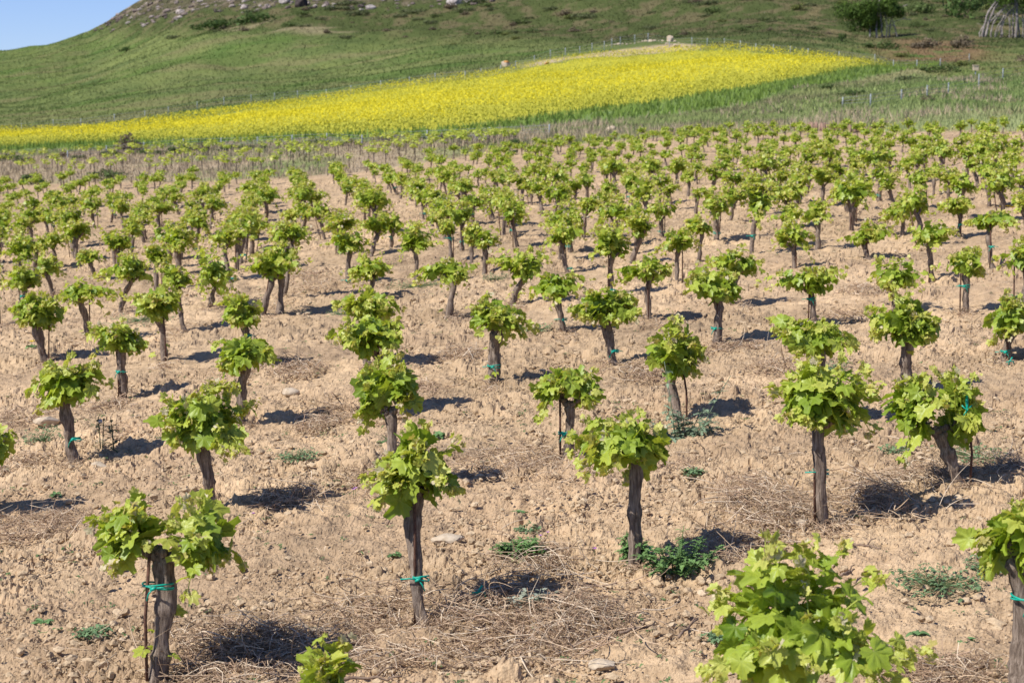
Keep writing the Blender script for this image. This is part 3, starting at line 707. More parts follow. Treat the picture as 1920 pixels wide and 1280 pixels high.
# ================================================================ crumbs, stones, straw and weeds on the soil
def soil_pt(x, y):
    D = HP * FPX / (y - yh(x)); X, Y, Z = P(float(x), D); return float(X), float(Y), float(gz(X, Y)), D
def scatter_soil(n, d0, d1, rs, pw=1.0):
    u = rs.uniform(-1300, 1300, n); t = rs.random(n); D = (d0 ** pw + t * (d1 ** pw - d0 ** pw)) ** (1 / pw)
    X, Y, Z = P(960 + u, D); return X, Y, gz(X, Y), D
def rotz(n, rs):
    a = rs.uniform(0, 6.283, n); c, s = np.cos(a), np.sin(a); o = np.zeros(n)
    M_ = np.stack([np.stack([c, -s, o], -1), np.stack([s, c, o], -1), np.stack([o, o, o + 1], -1)], 1); return M_
def lumps(mb, X, Y, Z, S, sub, rs, tint):
    n = len(X); T = [rock_shape(rs, sub, .9, 6, .7) for _ in range(9)]; k = rs.integers(0, 9, n); Rz = rotz(n, rs)
    for t in range(9):
        m = np.where(k == t)[0]
        if not len(m): continue
        V, F = T[t]; W = np.einsum('nij,vj->nvi', Rz[m], V) * S[m, None, None] + np.stack([X[m], Y[m], Z[m] + S[m] * .1], -1)[:, None]
        FF = (F[None] + (np.arange(len(m)) * len(V))[:, None, None]).reshape(-1, 3)
        mb.add(W.reshape(-1, 3), FF, tint=np.repeat(tint[m], len(V)))
rs = np.random.default_rng(5); mb = MB()
for n, d0, d1, smin, smax, sub, pw in ((9000, 6.4, 14, .008, .030, 1, 1.2), (60000, 6.4, 17, .0035, .011, 0, 1.2), (16000, 14, 40, .010, .034, 0, 1.1)):
    X, Y, Z, D = scatter_soil(n, d0, d1, rs, pw)
    keep = fbm(X * 1.1, Y * 1.1, 61, 3) + rs.normal(0, .12, n) > .40; X, Y, Z, D = X[keep], Y[keep], Z[keep], D[keep]; n = len(X)
    S = smin * (smax / smin) ** (rs.random(n) ** 1.8)
    yy = Yfull(960 + X / D * FPX, D); lumps(mb, X, Y, Z + .006, S, sub, rs, np.clip(rs.normal(.5, .18, n), 0, .93))
tag(mb.build('soil_clods', M['clod'], None, False), 'crumbly light brown soil clods strewn over the tilled ground', 'clods', None, 'stuff')
# single stones one can point to
for x, y, wpx, lab in ((1133, 1248, 62, 'pale flat stone with a white streak near bottom edge right of centre'), (543, 742, 38, 'pale angular stone on bare soil behind the round crowned vine'),
                       (88, 790, 52, 'long flat pale stone left of the slim upright vine'), (1500, 985, 34, 'tall pale stone against straw beside the sturdy vine'),
                       (185, 876, 30, 'pinkish stone on soil right of the slim trunk'), (1270, 596, 26, 'flat pale slab stone between two vines right of centre'),
                       (1697, 492, 20, 'rounded whitish stone behind the compact oval crown'), (840, 1017, 50, 'low pointed tan rock right of the front centre-left vine')):
    X, Y, z, D = soil_pt(x, y); s = wpx / 2 * D / FPX; V, F = rock_shape(np.random.default_rng(x), 2, .12, 9, .5)
    o = mesh_from('stone', V * s, F, M['stone'], None, False); o.location = (X, Y, z + s * .15); tag(o, lab, 'stone', 'stones on the tilled soil')

def strands(mb, p0, d, L, bend, r, col, seg=4, droop=0):
    """many thin curved stalks at once"""
    n = len(p0); t = np.linspace(0, 1, seg + 1); d = d / np.linalg.norm(d, axis=1)[:, None]
    path = p0[:, None] + d[:, None] * (L[:, None] * t)[..., None] + bend[:, None] * (t * (1 - t) * 4)[None, :, None] * L[:, None, None]
    if droop: path[..., 2] -= droop * (t ** 2)[None] * L[:, None]
    up = np.array([0, 0, 1.]); a = np.cross(d, up + rs.normal(0, .3, (n, 3))); a /= np.linalg.norm(a, axis=1)[:, None] + 1e-9; b = np.cross(d, a)
    rr = r[:, None] * np.linspace(1, .55, seg + 1)[None]
    V = []
    for k in range(3):
        an = k * 2.094; V.append(path + (a[:, None] * math.cos(an) + b[:, None] * math.sin(an)) * rr[..., None])
    V = np.stack(V, 2)                                                   # n, seg+1, 3, 3
    F = []
    for i in range(seg):
        for k in range(3):
            q = (k + 1) % 3; F += [(i * 3 + k, i * 3 + q, i * 3 + 3 + q), (i * 3 + k, i * 3 + 3 + q, i * 3 + 3 + k)]
    F = np.array(F); m = (seg + 1) * 3
    FF = (F[None] + (np.arange(n) * m)[:, None, None]).reshape(-1, 3)
    mb.add(V.reshape(-1, 3), FF, col=np.repeat(col, m, 0))
STC = np.array([[.58, .43, .29], [.72, .59, .44], [.42, .29, .19], [.27, .18, .12], [.50, .35, .24]])
def straw_clump(mb, x, y, rxp, ryp, n, h, rs, dark=.3):
    X, Y, z, D = soil_pt(x, y); m = D / FPX; y2 = y - ryp; D2 = HP * FPX / (y2 - yh(x)); rx = rxp * m; ry = abs(D2 - D)
    a = rs.uniform(0, 6.283, n); q = np.sqrt(rs.random(n)) * rs.uniform(.6, 1.1, n); px = X + np.cos(a) * q * rx; py = Y + np.sin(a) * q * ry
    pz = gz(px, py) + rs.random(n) * h * np.clip(1.05 - q * q, .1, 1) + .004
    d = rs.normal(size=(n, 3)) * [1, 1, .32]; L = rs.uniform(.03, .15, n) * np.where(rs.random(n) < .12, 2.3, 1)
    p0 = np.stack([px, py, pz], 1) - d / np.linalg.norm(d, axis=1)[:, None] * L[:, None] / 2; p0[:, 2] = np.maximum(p0[:, 2], gz(p0[:, 0], p0[:, 1]))
    c = STC[rs.choice(5, n, p=[.3, .17, .22, .13, .18])] * rs.uniform(.8, 1.15, (n, 1))
    strands(mb, p0, d, L, rs.normal(0, .22, (n, 3)) * [1, 1, .8], rs.uniform(.0010, .0034, n) * (1 if D < 14 else 1.5), c)
rs = np.random.default_rng(12)
CL = [(450, 1205, 175, 40, 1100, .07), (400, 1255, 120, 40, 500, .05), (700, 1150, 150, 60, 700, .05), (640, 1225, 270, 40, 700, .03), (915, 1150, 120, 50, 700, .06), (1085, 1170, 100, 50, 900, .12),
      (985, 1215, 200, 40, 450, .03), (1430, 955, 100, 60, 1300, .11), (1560, 965, 120, 45, 450, .05), (1650, 935, 60, 40, 700, .10), (1740, 895, 100, 28, 700, .06), (1890, 880, 60, 30, 400, .05), (935, 865, 130, 40, 650, .05),
      (1000, 1060, 100, 40, 500, .05), (530, 950, 75, 25, 600, .05), (60, 990, 110, 30, 700, .06), (50, 870, 60, 25, 300, .04), (40, 780, 60, 20, 300, .04), (700, 900, 70, 40, 300, .03),
      (560, 700, 60, 15, 400, .07), (540, 690, 90, 20, 250, .03), (860, 668, 70, 16, 350, .05), (790, 735, 50, 20, 160, .04), (1350, 1020, 100, 40, 450, .04), (1780, 1260, 140, 35, 600, .04),
      (1210, 700, 60, 15, 300, .05), (1620, 545, 60, 12, 250, .04), (630, 780, 60, 20, 250, .04), (1590, 590, 80, 12, 200, .03), (1390, 655, 60, 12, 250, .04), (1350, 1050, 60, 20, 200, .03), (170, 760, 90, 15, 150, .02),
      (590, 800, 40, 14, 250, .06), (600, 540, 60, 12, 300, .04), (570, 520, 50, 8, 200, .04), (1460, 690, 70, 14, 200, .04), (1080, 880, 110, 30, 300, .03), (1270, 880, 60, 20, 120, .02), (200, 820, 90, 25, 150, .02)]
mb = MB()
for c in CL: straw_clump(mb, c[0], c[1], c[2], c[3], int(c[4] * .85), c[5], rs)
for i, v in enumerate(V0[:48]):                              # a little litter round every foot
    if v[1] < 1230: straw_clump(mb, v[0] + rs.normal(0, 14), v[1] + 4, 40 if v[1] > 800 else 26, 14, 70, .025, rs)
n = 9000; X, Y, Z, D = scatter_soil(n, 6.6, 34, rs, 1.0)
k = fbm((X * .86 + Y * .5) * .5 + 7, (-X * .5 + Y * .86) * 1.5, 201, 4) + rs.normal(0, .06, n) > .53; X, Y, Z = X[k], Y[k], Z[k]; n = len(X)
strands(mb, np.stack([X, Y, Z + .012], 1), rs.normal(size=(n, 3)) * [1, 1, .25], rs.uniform(.03, .13, n), rs.normal(0, .16, (n, 3)), rs.uniform(.0010, .0028, n), STC[rs.integers(0, 5, n)] * rs.uniform(.8, 1.2, (n, 1)))
for c in CL[:16]:                                            # thick stalks lying about
    X, Y, z, D = soil_pt(c[0], c[1]); n = 34; px = X + rs.normal(0, .7, n) * c[2] * D / FPX; py = Y + rs.normal(0, .28, n)
    strands(mb, np.stack([px, py, gz(px, py) + c[5] * .6 + rs.uniform(0, .02, n)], 1), rs.normal(size=(n, 3)) * [1, 1, .2], rs.uniform(.12, .36, n), rs.normal(0, .13, (n, 3)) * [1, 1, .4], rs.uniform(.0018, .0042, n), STC[rs.choice(5, n, p=[.35, .35, .1, .1, .1])], 7)
tag(mb.build('dry_straw', M['straw'], None, True), 'tangled dry straw and withered weeds lying on the soil', 'straw', None, 'stuff')
# root balls and crumbly dark matter inside the straw heaps
mb = MB()
for c in CL:
    n = int(c[4] * .12); X, Y, z, D = soil_pt(c[0], c[1]); D2 = HP * FPX / (c[1] - c[3] - yh(c[0]))
    a = rs.uniform(0, 6.283, n); q = np.sqrt(rs.random(n)); px = X + np.cos(a) * q * c[2] * D / FPX * .9; py = Y + np.sin(a) * q * abs(D2 - D) * .9
    lumps(mb, px, py, gz(px, py) + rs.random(n) * c[5] * .5 * (1 - q * q), rs.uniform(.006, .026, n) * (1 if D < 14 else 1.3), 0, rs, np.clip(rs.normal(.12, .15, n), 0, .6))
tag(mb.build('straw_clods', M['clod'], None, True), 'dark root crumbs held in the heaps of dry straw', 'clods', None, 'stuff')
# twigs and prunings
TW = [(1195, 1185, 70, 15, 'dark pruned branch lying at the right end of the front straw heap'), (1290, 1185, 60, 40, 'short forked twig in the straw near the bottom centre'), (700, 1278, 110, 3, 'thick pruned cane along the bottom edge left of centre'),
      (1620, 1028, 60, -14, 'shaggy bark strip on soil behind the large bottom crown'), (725, 985, 20, -60, 'dark twig standing in soil left of the front centre-left trunk'), (1590, 1080, 36, 25, 'small dark twig right of the bottom-right crown tip'),
      (1480, 925, 30, 70, 'thin upright stick in the straw left of the sturdy vine'), (1720, 655, 60, 10, 'curved bare pruning lying left of the right edge vine'), (985, 1195, 50, -20, 'bent twig in the straw below the silvery thistle')]
for x, y, L, ang, lab in TW:
    X, Y, z, D = soil_pt(x, y); m = D / FPX; b = MB(); r_ = np.random.default_rng(x); l = L * m; a = R(ang)
    dx = math.cos(a) * l; dz = math.sin(a) * l if abs(ang) > 45 else 0; dy = 0 if abs(ang) > 45 else math.sin(a) * l * 3
    t = np.linspace(-.5, .5, 8)[:, None]; pth = t * np.array([dx, dy, 0]) + r_.normal(0, l * .02, (8, 3)) + [0, 0, .025]
    if dz: pth = (t + .5) * np.array([dx, 0, abs(dz)]) + r_.normal(0, l * .015, (8, 3))
    b.add(*tube(pth, np.linspace(.008, .004, 8), 6)); q = pth[4]; b.add(*tube([q, q + [l * .15, l * .1, .03], q + [l * .3, l * .12, .035]], [.005, .004, .003], 5))
    o = b.build('twig', M['twig']); o.location = (X, Y, z); tag(o, lab, 'twig', 'prunings on the soil')
# lost pieces of green tie
for x, y, lab in ((897, 1137, 'bit of green plastic tie in the straw right of the front trunk'), (1893, 690, 'loose tangled green tie on the ground by the right edge'), (1215, 1055, 'scrap of green tie at the weedy foot of the bare trunk vine')):
    X, Y, z, D = soil_pt(x, y); b = MB(); b.add(*tube([[-.01, 0, 0], [0, 0, .03], [.02, 0, .06]], .006, 6)); b.add(*tube([[-.03, 0, .02], [0, -.01, .03], [.03, 0, .025], [.035, 0, 0]], .004, 6))
    o = b.build('tie_scrap', M['tie']); o.location = (X, Y, z + .03); tag(o, lab, 'plastic tie', 'lost bits of green tie')

# ---- ragged leaves for weeds
def ragged(mb, p0, d, up, L, wd, col, rs, seg=6, jag=.55, droop=.35):
    n = len(p0); d = d / (np.linalg.norm(d, axis=1)[:, None] + 1e-9); s = np.cross(d, up); s /= np.linalg.norm(s, axis=1)[:, None] + 1e-9
    t = np.linspace(0, 1, seg + 1); prof = np.sin(np.clip(t * .92 + .06, 0, 1) * math.pi) ** .8 * (1 - jag * (np.arange(seg + 1) % 2))
    c = p0[:, None] + d[:, None] * (L[:, None] * t)[..., None]; c[..., 2] += (-droop * t ** 2)[None] * L[:, None]
    wv = s[:, None] * (wd[:, None] * prof[None])[..., None]; lift = np.zeros_like(wv); lift[..., 2] = (wd[:, None] * prof[None]) * .35
    V = np.stack([c - wv + lift, c, c + wv + lift], 2); F = []
    for i in range(seg):
        for k in (0, 1): a = i * 3 + k; F += [(a, a + 1, a + 4), (a, a + 4, a + 3)]
    F = np.array(F); m = (seg + 1) * 3
    mb.add(V.reshape(-1, 3), (F[None] + (np.arange(n) * m)[:, None, None]).reshape(-1, 3), col=np.repeat(col, m, 0))
def weed(name, x, y, wpx, hpx, kind, lab, cat, grp, seed):
    rs = np.random.default_rng(seed); X, Y, z, D = soil_pt(x, y); m = D / FPX; Wd = wpx * m / 2; H = hpx * m; mb = MB(); root = None
    if kind == 'rosette':
        n = 9 + int(rs.integers(0, 6)); a = rs.uniform(0, 6.283, n); d = np.stack([np.cos(a), np.sin(a), rs.uniform(.25, .9, n)], 1)
        ragged(mb, np.zeros((n, 3)) + rs.normal(0, .01, (n, 3)) * [1, 1, 0], d, np.array([0, 0, 1.]), Wd * rs.uniform(.6, 1.05, n), Wd * rs.uniform(.16, .26, n), np.array([.15, .26, .10]) * rs.uniform(.7, 1.4, (n, 1)), rs, 5, .12, .5)
    elif kind == 'patch':
        n = int(40 + wpx * .8); a = rs.uniform(0, 6.283, n); q = np.sqrt(rs.random(n)); px = np.cos(a) * q * Wd; py = np.sin(a) * q * Wd * 1.3
        a2 = rs.uniform(0, 6.283, n); d = np.stack([np.cos(a2), np.sin(a2), rs.uniform(.2, 1.2, n)], 1); p0 = np.stack([px, py, gz(X + px, Y + py) - z + rs.random(n) * H * .5], 1)
        ragged(mb, p0, d, np.array([0, 0, 1.]), rs.uniform(.02, .055, n), rs.uniform(.006, .014, n), np.array([.17, .27, .13]) * rs.uniform(.65, 1.35, (n, 1)), rs, 4, .2, .5)
        strands(mb, np.zeros((n, 3)), p0 + 1e-4, np.linalg.norm(p0, axis=1), np.zeros((n, 3)), np.full(n, .0012), np.tile([.12, .17, .07], (n, 1)), 2)
    elif kind in ('thistle', 'leafy', 'silver', 'stalk'):
        ns = {'thistle': 13, 'leafy': 24, 'silver': 6, 'stalk': 3}[kind]; base = {'thistle': [.24, .32, .21], 'leafy': [.17, .29, .10], 'silver': [.42, .46, .36], 'stalk': [.17, .19, .10]}[kind]
        for i in range(ns):
            a = rs.uniform(0, 6.283); q = math.sqrt(rs.random()) * Wd; e = np.array([math.cos(a) * q * 1.1, math.sin(a) * q * .8, H * rs.uniform(.3, 1) * (1 - .45 * (q / Wd) ** 2)])
            if kind == 'thistle' and i < 2: e = np.array([[-Wd * .45, 0, H * 1.9], [Wd * 1.25, .1, H * 1.5]][i])
            if kind == 'stalk': e = np.array([rs.normal(0, Wd * .5), 0, H * rs.uniform(.7, 1)])
            s = np.linspace(0, 1, 7)[:, None]; b0 = np.array([e[0] * .35, e[1] * .35, 0]); pth = b0 * (1 - s) ** 2 + 2 * s * (1 - s) * (b0 * .5 + e * .5 + [0, 0, H * .15]) + s * s * e
            v, f = tube(pth, np.linspace(.004, .002, 7), 5); mb.add(v, f, col=np.array(base) * .9)
            k = {'thistle': 22, 'leafy': 17, 'silver': 12, 'stalk': 12}[kind]; tt = rs.random(k) ** .8; ps = np.array([pth[int(q_ * 6)] for q_ in tt]) + rs.normal(0, .006, (k, 3))
            a2 = rs.uniform(0, 6.283, k); d = np.stack([np.cos(a2), np.sin(a2), rs.uniform(-.1, .9, k)], 1); Ls = rs.uniform(.05, .12, k) * (1.15 - .6 * tt) * (.75 if kind != 'thistle' else 1)
            ragged(mb, ps, d, np.array([0, 0, 1.]), Ls, Ls * (.22 if kind == 'thistle' else .28), np.array(base) * rs.uniform(.65, 1.3, (k, 1)), rs, 8, .68, .35)
        if kind == 'thistle' or kind == 'stalk':
            hb = None
    o = mb.build(name, M['plant']); o.location = (X, Y, z + .006); tag(o, lab, cat, grp); return o
WD = [('rosette', 80, 1165, 62, 30, 'low green rosette weed at left, below the dark shadow'), ('patch', 172, 1192, 60, 16, 'small creeping green weed left of the nearest trunk'), ('rosette', 103, 925, 40, 16, 'tiny green sprout between clods under the left stone'),
      ('patch', 990, 998, 50, 18, 'ragged green weed in the open soil right of the front centre vine'), ('rosette', 978, 963, 40, 12, 'pair of flat leaves on soil above the ragged weed'), ('rosette', 742, 1045, 40, 14, 'small weed left of the front rusty stake'),
      ('patch', 1760, 1095, 170, 40, 'long mat of round-leaved weeds behind the big bottom crown'), ('patch', 1855, 1065, 90, 36, 'dark weed mat reaching toward the thick edge trunk'), ('rosette', 1812, 1200, 70, 50, 'grey-green upright weed with long leaves near bottom right'), ('rosette', 1720, 1185, 60, 22, 'thin grassy weed left of the grey-green upright weed'),
      ('rosette', 1378, 1228, 34, 22, 'dark little weed under the left side of the big bottom crown'), ('patch', 1345, 1200, 44, 16, 'faint green tuft just above the dark little weed'), ('rosette', 825, 818, 50, 18, 'leafy weed at the foot behind the front centre column'), ('rosette', 715, 835, 40, 20, 'weed left of the middle trunk of the front column'),
      ('patch', 930, 524, 50, 18, 'grey-green weed beside the bright bushy vine'), ('patch', 780, 540, 120, 14, 'wide flat weed patch left of the leaning flat vine'), ('patch', 265, 605, 130, 14, 'sparse green weed strip behind the full round vine'), ('rosette', 60, 655, 50, 40, 'weed with one yellow bloom at the left foot of a thick trunk'),
      ('patch', 1010, 620, 60, 14, 'pale green weed left of the flared foot vine'), ('patch', 1560, 690, 60, 12, 'thin weeds on soil between the back right crowns'), ('rosette', 1590, 680, 20, 16, 'round-leaved seedling under the widest bright crown'), ('patch', 1680, 840, 60, 20, 'weed tuft below the spreading right vine'),
      ('patch', 560, 868, 80, 20, 'scattered weeds right of the big glossy crown'), ('patch', 80, 830, 70, 50, 'trailing weed stems left of the slim trunk'), ('rosette', 1905, 560, 50, 46, 'bluish weed under the half vine at the right edge'), ('patch', 1830, 855, 120, 18, 'faint greenery behind the spreading vine at right'),
      ('patch', 640, 590, 60, 12, 'dusty weed patch left of the centre-left column'), ('patch', 1300, 890, 40, 12, 'small weeds on soil right of the bare trunk vine')]
for i, (k, x, y, wp, hp, lab) in enumerate(WD): weed('weed', x, y, wp, hp, k, lab, 'weed', 'small weeds on the tilled soil', 400 + i)
weed('green_weed_clump', 1268, 1075, 165, 95, 'leafy', 'bushy bright green weed clump right of the bare fibrous trunk', 'weed', None, 500)
weed('green_weed_clump', 1190, 1055, 50, 70, 'leafy', 'smaller feathery green weed left of the bare fibrous trunk', 'weed', None, 501)
weed('thistle', 1278, 820, 150, 75, 'thistle', 'spiny grey-green thistle clump around the foot of a right-centre vine', 'thistle', None, 502)
weed('thistle', 1003, 1142, 95, 42, 'silver', 'small silvery thistle in the straw right of the front centre vine', 'thistle', None, 503)
weed('seedhead_weed', 190, 845, 16, 62, 'stalk', 'slender weed with a grey fluffy seed head right of slim trunk', 'weed', None, 504)
weed('seedhead_weed', 215, 850, 14, 66, 'stalk', 'slender weed without fluff beside the seed head weed', 'weed', None, 505)
weed('flowering_weed', 975, 1052, 110, 45, 'leafy', 'low mixed weed with tiny purple and yellow blooms amid straw', 'weed', None, 506)
X, Y, z, D = soil_pt(190, 845); V, F = ico(2); o = mesh_from('seed_head', V * .016 + [0, 0, .205], F, m_simple('fluff', (.42, .40, .42), (.62, .60, .62), 90), bpy.data.objects['seedhead_weed'], True)
fm = m_simple('purple_petal', (.36, .12, .50), (.50, .2, .62), 50, .7); fy = m_simple('yellow_petal', (.75, .52, .01), (.85, .65, .02), 50, .7)
def blossoms(name, pts, mt, lab, cat, r=.010, petals=5, h=.05):
    """small open flowers on thin stalks"""
    x0, y0 = pts[0]; X0, Y0_, z0, _ = soil_pt(x0, y0); root = empty(name, (X0, Y0_, z0), lab, cat)
    for x, y in pts:
        X, Y, z, D = soil_pt(x, y); b = MB(); hh = h
        c = np.array([X - X0, Y - Y0_, z - z0 + hh])
        for p_ in range(petals):
            a = p_ * 2 * math.pi / petals; d = np.array([math.cos(a), math.sin(a) * .8, .5]); sd = np.array([-math.sin(a), math.cos(a), 0])
            b.add([c, c + d * r * .6 - sd * r * .35, c + d * r * 1.3, c + d * r * .6 + sd * r * .35], [(0, 1, 2), (0, 2, 3)])
        b.build('bloom', mt, root, False); s_ = MB(); v, f = tube([c - [0, 0, hh], c], .0015, 4); s_.add(v, f, col=np.array([.14, .2, .07])); s_.build('stem', M['plant'], root)
blossoms('purple_wildflower', [(971, 1040), (998, 1050), (1020, 1053), (1013, 1025), (1027, 1018)], fm, 'tiny purple wildflowers on the weedy mound near the bottom centre', 'flower')
blossoms('purple_wildflower', [(1115, 1047)], fm, 'single purple wildflower left of the bare fibrous trunk', 'flower', .013)
blossoms('purple_wildflower', [(663, 940), (667, 937)], fm, 'purple wildflower pair on soil left of the front centre vine', 'flower', .014)
blossoms('purple_wildflower', [(475, 985)], fm, 'lone purple wildflower behind the leaves of the nearest vine', 'flower', .011)
blossoms('yellow_daisy', [(1878, 415), (1884, 413), (1890, 413), (1898, 415)], fy, 'cluster of bright yellow daisies behind a vine at far right', 'flower', .045, 9, .20)
blossoms('yellow_daisy', [(60, 660)], fy, 'single yellow daisy on the weed at far left', 'flower', .03, 9, .10)
# soft seedlings all over the soil
rs = np.random.default_rng(77); n = 5200; X, Y, Z, D = scatter_soil(n, 6.8, 55, rs, 1.0)
k = fbm(X * .55 + 3, Y * .55, 63, 4) + rs.normal(0, .05, n) > .54; X, Y, Z = X[k], Y[k], Z[k]; n = len(X); mb = MB()
for _ in range(4):
    a = rs.uniform(0, 6.283, n); d = np.stack([np.cos(a), np.sin(a), rs.uniform(.3, 1.2, n)], 1)
    ragged(mb, np.stack([X, Y, Z + .012], 1) + rs.normal(0, .014, (n, 3)) * [1, 1, .1], d, np.array([0, 0, 1.]), rs.uniform(.016, .045, n), rs.uniform(.004, .011, n), np.array([.13, .20, .08]) * rs.uniform(.6, 1.3, (n, 1)), rs, 3, .2, .5)
tag(mb.build('seedlings', M['plant']), 'tiny green seedlings sprinkled over the soil', 'seedlings', None, 'stuff')

# ================================================================ beyond the vineyard
def region(n, x0, x1, d0, d1, rs, cond):
    u = rs.uniform(x0, x1, n); D = np.sqrt(rs.uniform(d0 ** 2, d1 ** 2, n)); y = Yfull(u, D); k = cond(u, y, D); u, D, y = u[k], D[k], y[k]
    X, Y, Z = P(u, D); Z = Z + low(X, Y); return u, y, D, X, Y, Z
def tris(mb, X, Y, Z, h, wd, col, rs, lean=.35, double=True):
    n = len(X)
    for q in range(2 if double else 1):
        a = rs.uniform(0, 3.1416, n); dx, dy = np.cos(a) * wd / 2, np.sin(a) * wd / 2; ox = rs.normal(0, wd * .8, n); oy = rs.normal(0, wd * .8, n); hh = h * rs.uniform(.6, 1.1, n)
        V = np.stack([np.stack([X + ox - dx, Y + oy - dy, Z - .06], 1), np.stack([X + ox + dx, Y + oy + dy, Z - .06], 1), np.stack([X + ox + rs.normal(0, lean, n) * hh, Y + oy + rs.normal(0, lean, n) * hh, Z + hh], 1)], 1)
        c = np.clip(col * rs.uniform(.82, 1.18, (n, 1)), 0, 1); cc = np.repeat(c, 3, 0)
        mb.add(V.reshape(-1, 3), np.arange(n * 3).reshape(-1, 3), col=cc)
rs = np.random.default_rng(44)
below_g = lambda u, y: y > np.interp(u, GX, GY)
# verge grasses
mb = MB(); u, y, D, X, Y, Z = region(70000, -300, 2250, 44, 135, rs, lambda u, y, D: (y < edge_y(u) + 1) & below_g(u, y))
c = zone_color(u, y, D, X, Y) * 1.1; dry = fbm(X * .25, Y * .12, 5, 3) + rs.normal(0, .08, len(X)) > .63 + .09 * (u > 1300) - .22 * sm(900, 650, u) * sm(272, 284, y + (u - 480) * .03); c[dry] = np.array([.40, .32, .215]) * rs.uniform(.8, 1.2, (dry.sum(), 1))
hh = np.where(dry, .36, .20) * rs.uniform(.4, 1.3, len(X)); hh = hh * np.where(u > 900, 1.1, .6)
tris(mb, X, Y, Z, hh, .022 + D * .0006, c, rs); tag(mb.build('verge_grass', M['far'], None, False), 'tall mixed green and dry grass between vineyard and flower field', 'grass', None, 'stuff')
# flower crop
crop = lambda u, y: (y > np.interp(u, TX, TY)) & (y < np.interp(u, BX, BY) + 3) & (u < 1700)
mb = MB(); u, y, D, X, Y, Z = region(300000, -300, 1760, 70, 235, rs, lambda u, y, D: crop(u, y))
tt = (y - np.interp(u, TX, TY)) / (np.interp(u, BX, BY) - np.interp(u, TX, TY) + 1e-6)
dens = .52 + .6 * np.exp(-((tt - .52) / .16) ** 2) - .75 * sm(.70, 1.05, tt) + (fbm(X * .5, Y * .16, 19, 4) - .5) * 1.3 - .35 * sm(300, 1000, u) * sm(.5, .2, tt) * 0.6 - .5 * sm(1500, 1700, u)
fl = rs.random(len(X)) < dens; n = len(X)
colf = np.where(fl[:, None], np.array([.68, .59, .035]) * rs.uniform(.9, 1.08, (n, 1)), np.array([.42, .41, .055]) * rs.uniform(.8, 1.2, (n, 1)))
hgt = np.where(fl, rs.uniform(.45, .85, n), rs.uniform(.2, .7, n)); s = np.where(fl, .058, .06)
a = rs.uniform(0, 6.283, n); e = rs.normal(0, .45, (n, 3)); ax = np.stack([np.cos(a), np.sin(a), e[:, 0]], 1); ay = np.stack([-np.sin(a), np.cos(a), .9 + e[:, 1]], 1)
pc = np.stack([X, Y, Z + hgt], 1); V = np.stack([pc - ax * s[:, None], pc + ax * s[:, None] - ay * s[:, None] * .3, pc + ay * s[:, None]], 1)
mb.add(V.reshape(-1, 3), np.arange(n * 3).reshape(-1, 3), col=np.repeat(colf, 3, 0))
tag(mb.build('yellow_flowers', M['far'], None, False), 'field of bright yellow mustard flowers on the slope', 'flower field', None, 'stuff')
mb = MB(); u, y, D, X, Y, Z = region(60000, -300, 1760, 60, 235, rs, lambda u, y, D: (y > np.interp(u, BX, BY) - 3) & ~below_g(u, y))
c = np.array([.17, .245, .05]) * rs.uniform(.8, 1.25, (len(X), 1)); tris(mb, X, Y, Z, rs.uniform(.25, .6, len(X)), .12, c, rs); tag(mb.build('green_crop', M['far'], None, False), 'lush green crop along the lower rim of the flower field', 'crop', None, 'stuff')
# hillside grass
mb = MB(); u, y, D, X, Y, Z = region(170000, -350, 2300, 60, 428, rs, lambda u, y, D: ((y < np.interp(u, TX, TY) - 1) & (u < 1700)) | ((u >= 1700) & (y < 215)) | ((u > 1450) & (y > 130) & (y < 215)))
c = zone_color(u, y, D, X, Y); trk = (u > 970) & (u < 1300) & (np.interp(u, TX, TY) - y < 13); k = ~trk; X, Y, Z, c, y, D = X[k], Y[k], Z[k], c[k], y[k], D[k]
tris(mb, X, Y, Z, rs.uniform(.10, .34, len(X)), .17, c * rs.uniform(.95, 1.3, (len(X), 1)), rs, .5); tag(mb.build('hill_grass', M['far'], None, False), 'rough green grass covering the hillside', 'grass', None, 'stuff')

# ---- shrubs: lumps of small leaves on a few stems
def shrub_mesh(rs, n, colr, flat=.75, name='shrub', fs=.09):
    mb = MB(); k = 7; cs = rs.normal(0, .38, (k, 3)) * [1, 1, .35] + [0, 0, .42]; rr = rs.uniform(.28, .5, k); q = rs.integers(0, k, n)
    d = rs.normal(size=(n, 3)); d /= np.linalg.norm(d, axis=1)[:, None]; p = cs[q] + d * rr[q][:, None] * rs.uniform(.55, 1.05, (n, 1)); p[:, 2] = np.abs(p[:, 2]) * flat
    a = rs.normal(size=(n, 3)); a /= np.linalg.norm(a, axis=1)[:, None]; b = np.cross(a, d); s = rs.uniform(.5, 1.2, (n, 1)) * fs
    V = np.stack([p - a * s, p + a * s, p + b * s * 1.4, ], 1); c = np.array(colr) * rs.uniform(.6, 1.4, (n, 1)); mb.add(V.reshape(-1, 3), np.arange(n * 3).reshape(-1, 3), col=np.repeat(c, 3, 0))
    for i in range(4): v, f = tube([[0, 0, -.1], cs[i] * .5, cs[i]], [.03, .02, .01], 5); mb.add(v, f, col=np.array([.12, .09, .07]))
    V = np.concatenate(mb.V); F = np.concatenate(mb.F); o = mesh_from(name, V, F, M['leafy'], None, False, None, np.concatenate(mb.C), link=False); return o.data
SH = [shrub_mesh(np.random.default_rng(60 + i), 520, c, f) for i, (c, f) in enumerate([([.095, .135, .04], .7), ([.12, .14, .06], .6), ([.17, .135, .085], .6), ([.07, .115, .03], .85), ([.15, .17, .05], .6)])]
